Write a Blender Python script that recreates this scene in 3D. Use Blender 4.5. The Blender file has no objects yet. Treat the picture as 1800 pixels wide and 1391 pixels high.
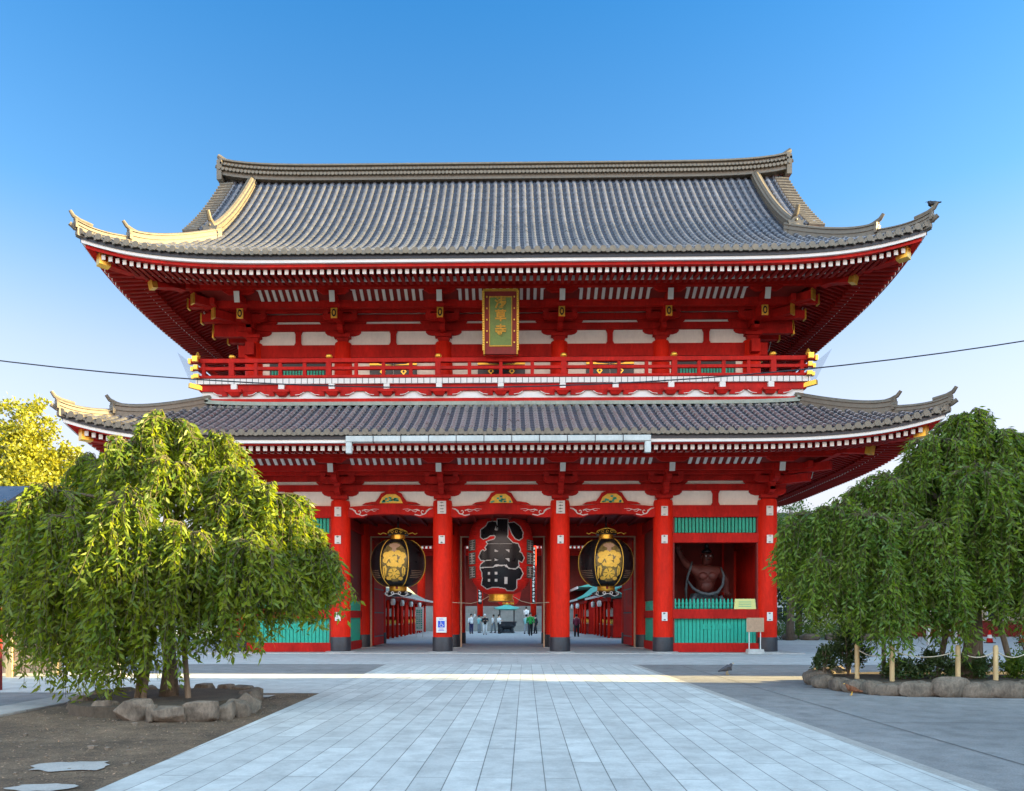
import bpy, math, random
import numpy as np
from mathutils import Vector, Matrix
R = math.radians
# ------------------------------------------------------------------ camera, sky, sun
scene = bpy.context.scene
scene.view_settings.view_transform = 'Standard'
scene.view_settings.look = 'None'
scene.view_settings.exposure = 2.62
scene.view_settings.gamma = 1.0
cam_d = bpy.data.cameras.new('camera')
cam_d.lens = 26.64; cam_d.sensor_width = 36; cam_d.clip_end = 3000; cam_d.clip_start = .05
cam_d.shift_x = .0133; cam_d.shift_y = .2158
cam = bpy.data.objects.new('camera', cam_d); scene.collection.objects.link(cam)
cam.location = (.41, 0, 1.45); cam.rotation_euler = (R(90), 0, R(1.0))
scene.camera = cam
SUN_EL, SUN_AZ = 15.0, -2.0      # azimuth from +X towards +Y
world = bpy.data.worlds.new('World'); scene.world = world; world.use_nodes = True
wn = world.node_tree.nodes; wl = world.node_tree.links
bg = wn['Background']
sky = wn.new('ShaderNodeTexSky'); sky.sky_type = 'NISHITA'; sky.sun_disc = False
sky.sun_elevation = R(SUN_EL); sky.sun_rotation = R(90 - SUN_AZ)
sky.altitude = 50; sky.air_density = 1.0; sky.dust_density = .6; sky.ozone_density = 1.6
# deepen the blue overhead and pale the haze band near the horizon (by elevation only)
wt = wn.new('ShaderNodeTexCoord'); ws = wn.new('ShaderNodeSeparateXYZ'); wl.new(wt.outputs['Generated'], ws.inputs[0])
wr = wn.new('ShaderNodeValToRGB'); wl.new(ws.outputs['Z'], wr.inputs[0]); el = wr.color_ramp.elements
el[0].position = .12; el[0].color = (.80,.62,.62,1); el[1].position = 1.0; el[1].color = (1.0,.80,.60,1)
for p_, c_ in ((.30,(.66,.60,.60,1)),(.45,(.33,.56,.68,1)),(.63,(.155,.49,.71,1))):
    e_ = el.new(p_); e_.color = c_
wm = wn.new('ShaderNodeVectorMath'); wm.operation = 'MULTIPLY'; wl.new(sky.outputs[0], wm.inputs[0]); wl.new(wr.outputs[0], wm.inputs[1])
wv = wn.new('ShaderNodeVectorMath'); wv.operation = 'SCALE'; wv.inputs['Scale'].default_value = 1.75; wl.new(wm.outputs[0], wv.inputs[0])
wf = wn.new('ShaderNodeMapRange'); wf.interpolation_type = 'SMOOTHSTEP'; wf.inputs[1].default_value = .0; wf.inputs[2].default_value = .46; wf.inputs[3].default_value = 1; wf.inputs[4].default_value = 0
wl.new(ws.outputs['Z'], wf.inputs[0]); wx = wn.new('ShaderNodeMix'); wx.data_type = 'RGBA'; wl.new(wf.outputs[0], wx.inputs[0])
wl.new(wv.outputs[0], wx.inputs[6]); wx.inputs[7].default_value = (2.75, 2.80, 3.1, 1)
wy_ = wn.new('ShaderNodeMapRange'); wy_.interpolation_type = 'SMOOTHSTEP'      # sky brightened to the south, behind the viewer: fill added for the facade
wy_.inputs[1].default_value = .25; wy_.inputs[2].default_value = -.7; wy_.inputs[3].default_value = 0.0; wy_.inputs[4].default_value = 1.0
wl.new(ws.outputs['Y'], wy_.inputs[0])
wq = wn.new('ShaderNodeMapRange'); wq.interpolation_type = 'SMOOTHSTEP'; wq.inputs[1].default_value = -.05; wq.inputs[2].default_value = .48; wl.new(ws.outputs['Z'], wq.inputs[0])
wk = wn.new('ShaderNodeMath'); wk.operation = 'MULTIPLY'; wl.new(wy_.outputs[0], wk.inputs[0]); wl.new(wq.outputs[0], wk.inputs[1])
wc = wn.new('ShaderNodeMix'); wc.data_type = 'RGBA'; wl.new(wk.outputs[0], wc.inputs[0]); wc.inputs[6].default_value = (1,1,1,1); wc.inputs[7].default_value = (9.5,6.0,4.0,1)
wz = wn.new('ShaderNodeVectorMath'); wz.operation = 'MULTIPLY'; wl.new(wx.outputs[2], wz.inputs[0]); wl.new(wc.outputs[2], wz.inputs[1])
wl.new(wz.outputs[0], bg.inputs[0]); bg.inputs[1].default_value = .050
sd = bpy.data.lights.new('sun', 'SUN'); sd.energy = 5.0; sd.angle = R(.5); sd.color = (1, .76, .34)
sun = bpy.data.objects.new('sun', sd); scene.collection.objects.link(sun)
sun.location = (60, 3, 20)
sdir = Vector((math.cos(R(SUN_EL))*math.cos(R(SUN_AZ)), math.cos(R(SUN_EL))*math.sin(R(SUN_AZ)), math.sin(R(SUN_EL))))
sun.rotation_euler = sdir.to_track_quat('Z', 'Y').to_euler()
# ------------------------------------------------------------------ helpers
COL = scene.collection
def tag(o, label=None, cat=None, group=None, kind=None):
    if label: o['label'] = label
    if cat: o['category'] = cat
    if group: o['group'] = group
    if kind: o['kind'] = kind
    return o
def empty(name, loc, label, cat, group=None, rz=0):
    o = bpy.data.objects.new(name, None); COL.objects.link(o)
    o.location = loc; o.rotation_euler = (0, 0, rz); o.empty_display_size = .2
    return tag(o, label, cat, group)
def copy_tree(o, parent=None):
    c = o.copy(); COL.objects.link(c)
    if parent: c.parent = parent
    for ch in list(o.children): copy_tree(ch, c)
    return c
class MB:
    def __init__(s): s.v = []; s.f = []; s.m = []; s.mi = 0
    def add(s, vs, fs):
        b = len(s.v); s.v.extend(vs)
        for f in fs: s.f.append(tuple(b + i for i in f)); s.m.append(s.mi)
        return s
    def box(s, x0, x1, y0, y1, z0, z1):
        return s.add([(x0,y0,z0),(x1,y0,z0),(x1,y1,z0),(x0,y1,z0),(x0,y0,z1),(x1,y0,z1),(x1,y1,z1),(x0,y1,z1)],
              [(0,3,2,1),(4,5,6,7),(0,1,5,4),(1,2,6,5),(2,3,7,6),(3,0,4,7)])
    def cbox(s, c, sx, sy, sz, taper=1.0, rz=0):
        cx, cy, cz = c; vs = []
        for z, k in ((-.5, taper), (.5, 1)):
            for x, y in ((-.5,-.5),(.5,-.5),(.5,.5),(-.5,.5)):
                X, Y = x*sx*k, y*sy*k
                vs.append((cx+X*math.cos(rz)-Y*math.sin(rz), cy+X*math.sin(rz)+Y*math.cos(rz), cz+z*sz))
        return s.add(vs, [(0,3,2,1),(4,5,6,7),(0,1,5,4),(1,2,6,5),(2,3,7,6),(3,0,4,7)])
    def beam(s, p0, p1, w, h, up=(0,0,1), w1=None, h1=None):
        p0, p1 = Vector(p0), Vector(p1); d = (p1-p0).normalized(); u = Vector(up)
        sx = d.cross(u).normalized(); su = sx.cross(d).normalized(); vs = []
        for p, ww, hh in ((p0, w, h), (p1, w1 or w, h1 or h)):
            for a, b in ((-.5,-.5),(.5,-.5),(.5,.5),(-.5,.5)): vs.append(tuple(p + sx*a*ww + su*b*hh))
        return s.add(vs, [(0,1,2,3),(7,6,5,4),(0,4,5,1),(1,5,6,2),(2,6,7,3),(3,7,4,0)])
    def tube(s, pts, rad, n=8, cap=True):
        pts = [Vector(p) for p in pts]; m = len(pts)
        if not hasattr(rad, '__len__'): rad = [rad]*m
        prev = None; vs = []
        for i, p in enumerate(pts):
            d = (pts[min(i+1, m-1)] - pts[max(i-1, 0)]).normalized()
            if prev is None:
                a = Vector((0,0,1)) if abs(d.z) < .9 else Vector((1,0,0)); x = d.cross(a).normalized()
            else: x = (prev - d*prev.dot(d)).normalized()
            prev = x; y = d.cross(x)
            for k in range(n):
                t = 2*math.pi*k/n; vs.append(tuple(p + (x*math.cos(t) + y*math.sin(t))*rad[i]))
        fs = [(i*n+k, i*n+(k+1) % n, (i+1)*n+(k+1) % n, (i+1)*n+k) for i in range(m-1) for k in range(n)]
        if cap: fs += [tuple(range(n-1, -1, -1)), tuple((m-1)*n+k for k in range(n))]
        return s.add(vs, fs)
    def lathe(s, prof, c, n=24, sx=1, sy=1, cap=True):
        vs = []; m = len(prof)
        for r, z in prof:
            for k in range(n):
                t = 2*math.pi*k/n; vs.append((c[0]+r*sx*math.cos(t), c[1]+r*sy*math.sin(t), c[2]+z))
        fs = [(i*n+k, i*n+(k+1) % n, (i+1)*n+(k+1) % n, (i+1)*n+k) for i in range(m-1) for k in range(n)]
        if cap: fs += [tuple(range(n-1, -1, -1)), tuple((m-1)*n+k for k in range(n))]
        return s.add(vs, fs)
    def prism(s, poly, a0, a1, fn):            # poly of 2d points, extruded a0..a1; fn(p, q, a) -> xyz
        n = len(poly); vs = [fn(p, q, a0) for p, q in poly] + [fn(p, q, a1) for p, q in poly]
        return s.add(vs, [tuple(range(n)), tuple(range(2*n-1, n-1, -1))] + [(i, i+n, (i+1) % n+n, (i+1) % n) for i in range(n)])
    def grid(s, fn, us, vv):
        vs = [fn(u, v) for v in vv for u in us]; n = len(us)
        return s.add(vs, [(j*n+i, j*n+i+1, (j+1)*n+i+1, (j+1)*n+i) for j in range(len(vv)-1) for i in range(n-1)])
    def build(s, name, mat, parent=None, smooth=False, bevel=0, kind=None, label=None):
        me = bpy.data.meshes.new(name); me.from_pydata(s.v, [], s.f)
        for m in (mat if isinstance(mat, (list, tuple)) else [mat]): me.materials.append(m)
        if max(s.m, default=0): me.polygons.foreach_set('material_index', s.m)
        if smooth:
            me.polygons.foreach_set('use_smooth', [True]*len(me.polygons))
            if smooth is not True: me.set_sharp_from_angle(angle=R(smooth))
        me.update(); o = bpy.data.objects.new(name, me); COL.objects.link(o)
        if bevel:
            b = o.modifiers.new('bevel', 'BEVEL'); b.width = bevel; b.segments = 2; b.limit_method = 'ANGLE'
        if parent:
            o.parent = parent
            if parent.type == 'EMPTY' and parent.parent is None: o.matrix_parent_inverse = (Matrix.Translation(parent.location) @ parent.rotation_euler.to_matrix().to_4x4()).inverted()
        if kind: o['kind'] = kind
        if label: o['label'] = label
        return o
# ------------------------------------------------------------------ materials
def mat(name, col, rough=.6, var=.15, scale=3.0, bump=.0, bscale=40, metal=0, spec=.4, emit=0, stretch=(1,1,1), island=0, dirt=0):
    m = bpy.data.materials.new(name); m.use_nodes = True; nt = m.node_tree; N = nt.nodes; L = nt.links
    b = N['Principled BSDF']; b.inputs['Roughness'].default_value = rough; b.inputs['Metallic'].default_value = metal
    b.inputs['Specular IOR Level'].default_value = spec
    tc = N.new('ShaderNodeTexCoord'); mp = N.new('ShaderNodeMapping'); mp.inputs['Scale'].default_value = stretch
    g = N.new('ShaderNodeNewGeometry'); L.new(g.outputs['Position'], mp.inputs[0])
    n1 = N.new('ShaderNodeTexNoise'); n1.inputs['Scale'].default_value = scale; n1.inputs['Detail'].default_value = 6
    n1.inputs['Roughness'].default_value = .62; L.new(mp.outputs[0], n1.inputs['Vector'])
    r = N.new('ShaderNodeMapRange'); r.inputs[1].default_value = .3; r.inputs[2].default_value = .7
    r.inputs[3].default_value = 1-var; r.inputs[4].default_value = 1+var; L.new(n1.outputs[0], r.inputs[0])
    n9 = N.new('ShaderNodeTexNoise'); n9.inputs['Scale'].default_value = scale*7; n9.inputs['Detail'].default_value = 5; n9.inputs['Roughness'].default_value = .7
    mp9 = N.new('ShaderNodeMapping'); mp9.inputs['Scale'].default_value = (1, 1, .35); L.new(g.outputs['Position'], mp9.inputs[0]); L.new(mp9.outputs[0], n9.inputs['Vector'])
    r9 = N.new('ShaderNodeMapRange'); r9.inputs[1].default_value = .3; r9.inputs[2].default_value = .72; r9.inputs[3].default_value = 1+var*.5; r9.inputs[4].default_value = 1-var*.9
    L.new(n9.outputs[0], r9.inputs[0]); m9 = N.new('ShaderNodeMath'); m9.operation = 'MULTIPLY'; L.new(r.outputs[0], m9.inputs[0]); L.new(r9.outputs[0], m9.inputs[1])
    fac = m9.outputs[0]
    if island:
        r2 = N.new('ShaderNodeMapRange'); r2.inputs[3].default_value = 1-island; r2.inputs[4].default_value = 1+island
        L.new(g.outputs['Random Per Island'], r2.inputs[0])
        mm = N.new('ShaderNodeMath'); mm.operation = 'MULTIPLY'; L.new(fac, mm.inputs[0]); L.new(r2.outputs[0], mm.inputs[1]); fac = mm.outputs[0]
    mx = N.new('ShaderNodeVectorMath'); mx.operation = 'SCALE'; mx.inputs[0].default_value = col[:3]; L.new(fac, mx.inputs['Scale'])
    L.new(mx.outputs[0], b.inputs['Base Color'])
    rr = N.new('ShaderNodeMapRange'); rr.inputs[3].default_value = max(0, rough-.12); rr.inputs[4].default_value = min(1, rough+.12)
    L.new(n1.outputs[0], rr.inputs[0]); L.new(rr.outputs[0], b.inputs['Roughness'])
    if bump:
        n2 = N.new('ShaderNodeTexNoise'); n2.inputs['Scale'].default_value = bscale; n2.inputs['Detail'].default_value = 4
        L.new(mp.outputs[0], n2.inputs['Vector']); bp = N.new('ShaderNodeBump'); bp.inputs['Strength'].default_value = bump
        bp.inputs['Distance'].default_value = .02; L.new(n2.outputs[0], bp.inputs['Height']); L.new(bp.outputs[0], b.inputs['Normal'])
    if emit:
        L.new(mx.outputs[0], b.inputs['Emission Color']); b.inputs['Emission Strength'].default_value = emit
    return m
M = {}
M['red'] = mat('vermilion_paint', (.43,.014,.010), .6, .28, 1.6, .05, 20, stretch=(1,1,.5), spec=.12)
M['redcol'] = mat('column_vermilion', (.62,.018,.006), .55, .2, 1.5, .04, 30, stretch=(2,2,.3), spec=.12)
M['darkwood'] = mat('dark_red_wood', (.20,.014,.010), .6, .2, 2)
M['white'] = mat('white_paint', (.66,.65,.62), .6, .05, 6)
M['plaster'] = mat('cream_plaster', (.86,.83,.74), .8, .07, 2.0, .1, 30)
M['teal'] = mat('green_slat_paint', (.015,.36,.25), .5, .12, 5)
M['gold'] = mat('gold_leaf', (.85,.50,.07), .34, .15, 12, metal=.75)
M['goldp'] = mat('gold_paint', (.80,.50,.07), .5, .15, 12, metal=.2)
M['black'] = mat('black_lacquer', (.012,.012,.014), .3, .2, 4)
M['iron'] = mat('black_iron', (.025,.028,.036), .45, .25, 5, .1, 40)
M['tile'] = mat('titanium_roof_tile', (.175,.178,.195), .30, .22, 2.2, .03, 60, metal=.6, spec=.5, island=.12)
M['tilep'] = mat('titanium_roof_pan', (.045,.055,.078), .5, .22, 2.2, .05, 60, metal=.1)
M['ridge'] = mat('ridge_tile', (.15,.13,.10), .5, .2, 6, .1, 50, metal=.2)
M['zinc'] = mat('zinc_sheet', (.42,.47,.47), .6, .15, 2)
M['copper'] = mat('verdigris_flashing', (.26,.29,.24), .6, .2, 3)
M['rafter'] = mat('vermilion_eave_shade', (.26,.011,.008), .6, .15, 2, spec=.1)  # same vermilion as the beams, deepened to put eave shade into the colour
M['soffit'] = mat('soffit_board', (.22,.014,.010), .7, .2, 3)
M['stone'] = mat('plinth_stone', (.42,.40,.38), .8, .15, 5, .3, 60)
M['rock'] = mat('border_rock', (.155,.125,.095), .9, .45, 4.5, 1.0, 9)
M['soil'] = mat('garden_soil', (.085,.065,.045), .95, .3, 5, .8, 30)
M['bark'] = mat('cherry_bark', (.16,.125,.09), .9, .35, 7, .8, 30, stretch=(2,2,.5))
M['twig'] = mat('thin_twig', (.085,.075,.04), .9, .2, 8)
M['pebble'] = mat('pebble', (.22,.18,.14), .9, .3, 8)
M['steps'] = mat('step_stone', (.24,.235,.22), .85, .15, 1)
M['pole'] = mat('weathered_pole', (.22,.17,.12), .8, .2, 6, .2, 40, stretch=(3,3,.5))
M['concrete'] = mat('pale_concrete', (.46,.45,.43), .8, .15, 5, .2, 60)
M['cream'] = mat('cream_wall', (.62,.52,.34), .8, .08, 2)
M['greywall'] = mat('grey_wall', (.30,.29,.28), .8, .12, 1)
M['glass'] = mat('dark_glass', (.03,.04,.05), .12, .2, 2)
M['wood'] = mat('pale_wood', (.55,.40,.20), .6, .2, 4, stretch=(4,4,.6))
M['verd'] = mat('verdigris_roof', (.10,.42,.36), .5, .15, 2)
M['blue'] = mat('sign_blue', (.02,.08,.55), .5, .05, 5)
M['rope'] = mat('rope', (.55,.50,.38), .9, .1, 20)
M['cable'] = mat('cable_rubber', (.015,.02,.03), .6, .1, 5)
M['paper'] = mat('lantern_paper_red', (.80,.020,.012), .7, .12, 5, .2, 50)
M['gpanel'] = mat('plaque_green', (.13,.20,.045), .5, .15, 6)
M['skin'] = mat('skin', (.55,.33,.23), .6, .08, 8)
M['greygreen'] = mat('small_panel', (.12,.14,.12), .6, .2, 30)
M['signbrown'] = mat('board_brown', (.42,.27,.17), .6, .15, 10)
M['yellow'] = mat('notice_yellow', (.62,.62,.22), .6, .05, 5)
def leaf_mat(name, c1, c2, trans=.35, gl=.45):
    m = bpy.data.materials.new(name); m.use_nodes = True; nt = m.node_tree; N = nt.nodes; L = nt.links
    b = N['Principled BSDF']; out = N['Material Output']
    g = N.new('ShaderNodeNewGeometry'); mx = N.new('ShaderNodeMix'); mx.data_type = 'RGBA'
    n = N.new('ShaderNodeTexNoise'); n.inputs['Scale'].default_value = 1.6; L.new(g.outputs['Position'], n.inputs['Vector'])
    ad = N.new('ShaderNodeMath'); ad.operation = 'MULTIPLY_ADD'; ad.inputs[1].default_value = .55; L.new(g.outputs['Random Per Island'], ad.inputs[0])
    sc = N.new('ShaderNodeMapRange'); sc.inputs[1].default_value = .3; sc.inputs[2].default_value = .7; sc.inputs[4].default_value = .45
    L.new(n.outputs[0], sc.inputs[0]); L.new(sc.outputs[0], ad.inputs[2]); L.new(ad.outputs[0], mx.inputs[0])
    mx.inputs[6].default_value = (*c1, 1); mx.inputs[7].default_value = (*c2, 1)
    L.new(mx.outputs[2], b.inputs['Base Color']); b.inputs['Roughness'].default_value = gl; b.inputs['Specular IOR Level'].default_value = .5
    t = N.new('ShaderNodeBsdfTranslucent'); ms = N.new('ShaderNodeMixShader'); ms.inputs[0].default_value = trans
    mu = N.new('ShaderNodeVectorMath'); mu.operation = 'MULTIPLY'; mu.inputs[1].default_value = (2.0, 1.7, .6)
    L.new(mx.outputs[2], mu.inputs[0]); L.new(mu.outputs[0], t.inputs[0])
    L.new(b.outputs[0], ms.inputs[1]); L.new(t.outputs[0], ms.inputs[2]); L.new(ms.outputs[0], out.inputs[0])
    return m
M['leaf'] = leaf_mat('weeping_cherry_leaf', (.045,.11,.012), (.24,.30,.02), .5)
M['leaf2'] = leaf_mat('weeping_cherry_leaf_dark', (.05,.13,.018), (.19,.28,.03), .45)
M['ginkgo'] = leaf_mat('ginkgo_leaf', (.16,.20,.02), (.30,.30,.03), .4)
M['bgleaf'] = leaf_mat('garden_leaf', (.03,.065,.02), (.07,.12,.03), .25)
M['bright'] = leaf_mat('maple_leaf', (.08,.17,.04), (.14,.25,.06), .35)
# ------------------------------------------------------------------ ground
def ground_mat(name, col, var, specks=.1, bump=.25, stain=.25, scale=.5, rough=.85):
    m = mat(name, col, rough, var, scale, bump, 90); nt = m.node_tree; N = nt.nodes; L = nt.links
    b = N['Principled BSDF']; src = b.inputs['Base Color'].links[0].from_socket
    g = [x for x in N if x.type == 'NEW_GEOMETRY'][0]
    n = N.new('ShaderNodeTexNoise'); n.inputs['Scale'].default_value = 55; n.inputs['Detail'].default_value = 3; L.new(g.outputs['Position'], n.inputs['Vector'])
    r = N.new('ShaderNodeMapRange'); r.inputs[1].default_value = .35; r.inputs[2].default_value = .65; r.inputs[3].default_value = 1-specks; r.inputs[4].default_value = 1+specks
    L.new(n.outputs[0], r.inputs[0])
    n3 = N.new('ShaderNodeTexNoise'); n3.inputs['Scale'].default_value = 2.6; n3.inputs['Detail'].default_value = 8; n3.inputs['Roughness'].default_value = .7; L.new(g.outputs['Position'], n3.inputs['Vector'])
    r3 = N.new('ShaderNodeMapRange'); r3.inputs[1].default_value = .42; r3.inputs[2].default_value = .68; r3.inputs[3].default_value = 1; r3.inputs[4].default_value = 1-stain
    L.new(n3.outputs[0], r3.inputs[0])
    q = N.new('ShaderNodeMath'); q.operation = 'MULTIPLY'; L.new(r.outputs[0], q.inputs[0]); L.new(r3.outputs[0], q.inputs[1])
    v = N.new('ShaderNodeVectorMath'); v.operation = 'SCALE'; L.new(src, v.inputs[0]); L.new(q.outputs[0], v.inputs['Scale'])
    L.new(v.outputs[0], b.inputs['Base Color']); return m
def paving_mat(name, col, bw, bh, rot, var=.12, mortar=.007, mcol=.25, stain=.22, offx=0):
    m = ground_mat(name, col, .06, .05, .12, stain, .35, .7); nt = m.node_tree; N = nt.nodes; L = nt.links
    b = N['Principled BSDF']; src = b.inputs['Base Color'].links[0].from_socket
    g = [x for x in N if x.type == 'NEW_GEOMETRY'][0]
    mp = N.new('ShaderNodeMapping'); mp.inputs['Rotation'].default_value = (0, 0, rot); mp.inputs['Location'].default_value = (0, offx, 0)
    L.new(g.outputs['Position'], mp.inputs[0])
    br = N.new('ShaderNodeTexBrick'); br.inputs['Scale'].default_value = 1; br.inputs['Brick Width'].default_value = bw; br.inputs['Row Height'].default_value = bh
    br.inputs['Mortar Size'].default_value = mortar; br.inputs['Mortar Smooth'].default_value = .1; br.offset = .5; br.offset_frequency = 2; br.squash = 1
    br.inputs['Color1'].default_value = (1-var,)*3+(1,); br.inputs['Color2'].default_value = (1+var,)*3+(1,); br.inputs['Mortar'].default_value = (mcol,)*3+(1,)
    L.new(mp.outputs[0], br.inputs[0])
    v = N.new('ShaderNodeVectorMath'); v.operation = 'MULTIPLY'; L.new(src, v.inputs[0]); L.new(br.outputs[0], v.inputs[1])
    L.new(v.outputs[0], b.inputs['Base Color'])
    return m
def sheet(name, poly, z, m, th=None):
    mb = MB()
    if th: mb.prism(poly, z-th, z, lambda p, q, a: (p, q, a))
    else: mb.add([(x, y, z) for x, y in poly], [tuple(range(len(poly)))])
    return tag(mb.build(name, m), kind='structure')
asph = ground_mat('asphalt', (.25,.25,.25), .16, .16, .3, .3, .35)
sheet('ground', [(-400,-60),(400,-60),(400,900),(-400,900)], 0, asph)
def edge(Y, side):    # the central path turns slightly from the gate axis
    return (-3.03 - (Y-6.3)*.0204) if side < 0 else (4.27 - (Y-6.3)*.0170)
pathm = paving_mat('granite_slab_path', (.55,.57,.555), 1.5, .29, R(90+1.05), .10, .0055, .36, .28)
sheet('path', [(edge(-3,-1),-3),(edge(-3,1),-3),(edge(22.7,1),22.7),(edge(22.7,-1),22.7)], .012, pathm)
kerbm = ground_mat('granite_kerb', (.40,.385,.36), .1, .12, .15, .2, 1)
sheet('path_border', [(edge(-3,1)+.012,-3),(edge(-3,1)+.17,-3),(edge(22.7,1)+.17,22.7),(edge(22.7,1)+.012,22.7)], .008, kerbm)
dirt = ground_mat('trodden_dirt', (.175,.122,.078), .38, .40, .9, .4, .9, .95)
sheet('dirt_ground', [(-6.95,-3),(edge(-3,-1)-.02,-3),(edge(14.2,-1)-.02,14.2),(-6.95,14.2)], .004, dirt)
slabm = paving_mat('concrete_slab_walk', (.40,.385,.36), 1.2, .7, R(90), .08, .01, .4, .3)
sheet('side_path', [(-7.7,-3),(-6.96,-3),(-6.96,14.2),(-7.7,14.2)], .03, slabm, .03)
band = paving_mat('pale_paving_band', (.52,.54,.53), 1.0, .6, 0, .05, .005, .6, .25)
sheet('paving_band', [(-40,14.2),(edge(14.2,-1)-.02,14.2),(edge(18.95,-1)-.02,18.95),(-40,18.95)], .008, band)
fore = paving_mat('forecourt_stone', (.47,.49,.49), 1.2, .6, 0, .05, .006, .6, .25)
sheet('forecourt', [(-60,22.72),(60,22.72),(60,29.0),(-60,29.0)], .008, fore)
sheet('courtyard_paving', [(-60,29.01),(60,29.01),(60,140),(-60,140)], .007, fore)
# stone lids and patches set in the dirt
def blob(cx, cy, rx, ry, n=16, seed=0, j=.16):
    rnd = random.Random(seed); return [(cx+rx*(1+rnd.uniform(-j,j))*math.cos(2*math.pi*k/n), cy+ry*(1+rnd.uniform(-j,j))*math.sin(2*math.pi*k/n)) for k in range(n)]
sheet('pale_ground_patch', blob(-3.80,7.20,.36,.26,18,4,.25), .016, kerbm)
sheet('lower_ground_patch', blob(-3.55,6.30,.28,.14,18,5,.2), .016, kerbm)
sheet('stone_lid', [(-5.0,13.35),(-3.9,13.35),(-3.9,13.75),(-5.0,13.75)], .02, kerbm)

jm = mat('joint_filler', (.07,.07,.07), .9, .2, 5)
sheet('paving_joint', [(5.395,-3),(5.41,-3),(5.41,22.7),(5.395,22.7)], .006, jm)
for y_ in (5.2, 10.4, 15.6): sheet('paving_joint', [(5.412,y_),(30,y_),(30,y_+.012),(5.412,y_+.012)], .006, jm)
sheet('paving_joint', [(10.6,-3),(10.612,-3),(10.612,13.0),(10.6,13.0)], .0065, jm)
sheet('worn_paving', [(5.5,5.3),(10.5,5.3),(10.5,8.2),(8.2,8.6),(6.6,8.0),(5.5,7.2)], .004, ground_mat('worn_asphalt', (.30,.29,.265), .16, .35, .3, .3, .8))
# ------------------------------------------------------------------ the gate
YC = 34.25
gate = empty('temple_gate', (0, YC, 0), 'huge two-storey vermilion temple gate with sweeping grey tiled roofs', 'temple gate')
CX = [-10.45, -6.38, -2.32, 2.32, 6.38, 10.45]      # ground-storey columns
UX = [-10.0, -6.38, -2.32, 2.32, 6.38, 10.0]        # upper-storey columns
ROWS = [30.0, 34.25, 38.5]
# stone platform and plinths
MB().box(-11.6, 11.6, 29.1, 39.4, .009, .045).build('stone_floor', M['stone'], gate)
for j, y in enumerate(ROWS):
    for i, x in enumerate(CX):
        if j == 2 and abs(x) > 10: continue
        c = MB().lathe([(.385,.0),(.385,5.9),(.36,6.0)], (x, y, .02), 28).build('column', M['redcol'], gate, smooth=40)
        MB().lathe([(.405,.02),(.405,.60),(.40,.61)], (x, y, .03), 28).build('iron_shoe', M['iron'], c, smooth=40)
        MB().lathe([(.62,.0),(.60,.055),(.50,.07)], (x, y, .01), 28).build('plinth', M['stone'], c, smooth=40)
YF = 30.0
# lintels and panels of the front (and back) wall
def wall_run(mbs, xs, y, z0, z1, th, r=.36):
    for a, b in zip(xs[:-1], xs[1:]): mbs.box(a+r, b-r, y-th/2, y+th/2, z0, z1)
for k, (z0, z1, th) in enumerate([(6.40,6.65,.34),(6.79,7.03,.34),(7.15,7.5,.34)]):
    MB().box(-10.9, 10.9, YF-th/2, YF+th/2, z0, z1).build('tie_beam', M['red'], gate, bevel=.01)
MB().box(-10.4, 10.4, YF-.03, YF+.03, 5.82, 7.5).build('plaster_wall', M['plaster'], gate)
for sx in (-1, 1):
    MB().box(sx*10.45-.03, sx*10.45+.03, 30.3, 38.4, 5.9, 7.5).build('plaster_wall', M['plaster'], gate)
    for z0, z1 in ((5.35,5.82),(6.4,6.65),(6.79,7.03),(7.15,7.5),(4.35,4.75)):
        MB().box(sx*10.45-.16, sx*10.45+.16, 30.2, 38.6, z0, z1).build('tie_beam', M['red'], gate)
    # side walls of the statue rooms and the passage
    MB().box(sx*10.45-.06, sx*10.45+.06, 30.3, 38.4, .4, 5.35).build('side_wall', M['red'], gate)
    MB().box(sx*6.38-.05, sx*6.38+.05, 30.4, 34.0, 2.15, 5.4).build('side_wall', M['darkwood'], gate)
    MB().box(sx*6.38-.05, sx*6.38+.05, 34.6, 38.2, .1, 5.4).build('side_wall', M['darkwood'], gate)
    MB().box(min(sx*6.4,sx*10.4), max(sx*6.4,sx*10.4), 33.9, 34.0, .05, 5.4).build('back_panel', M['darkwood'], gate)
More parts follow.
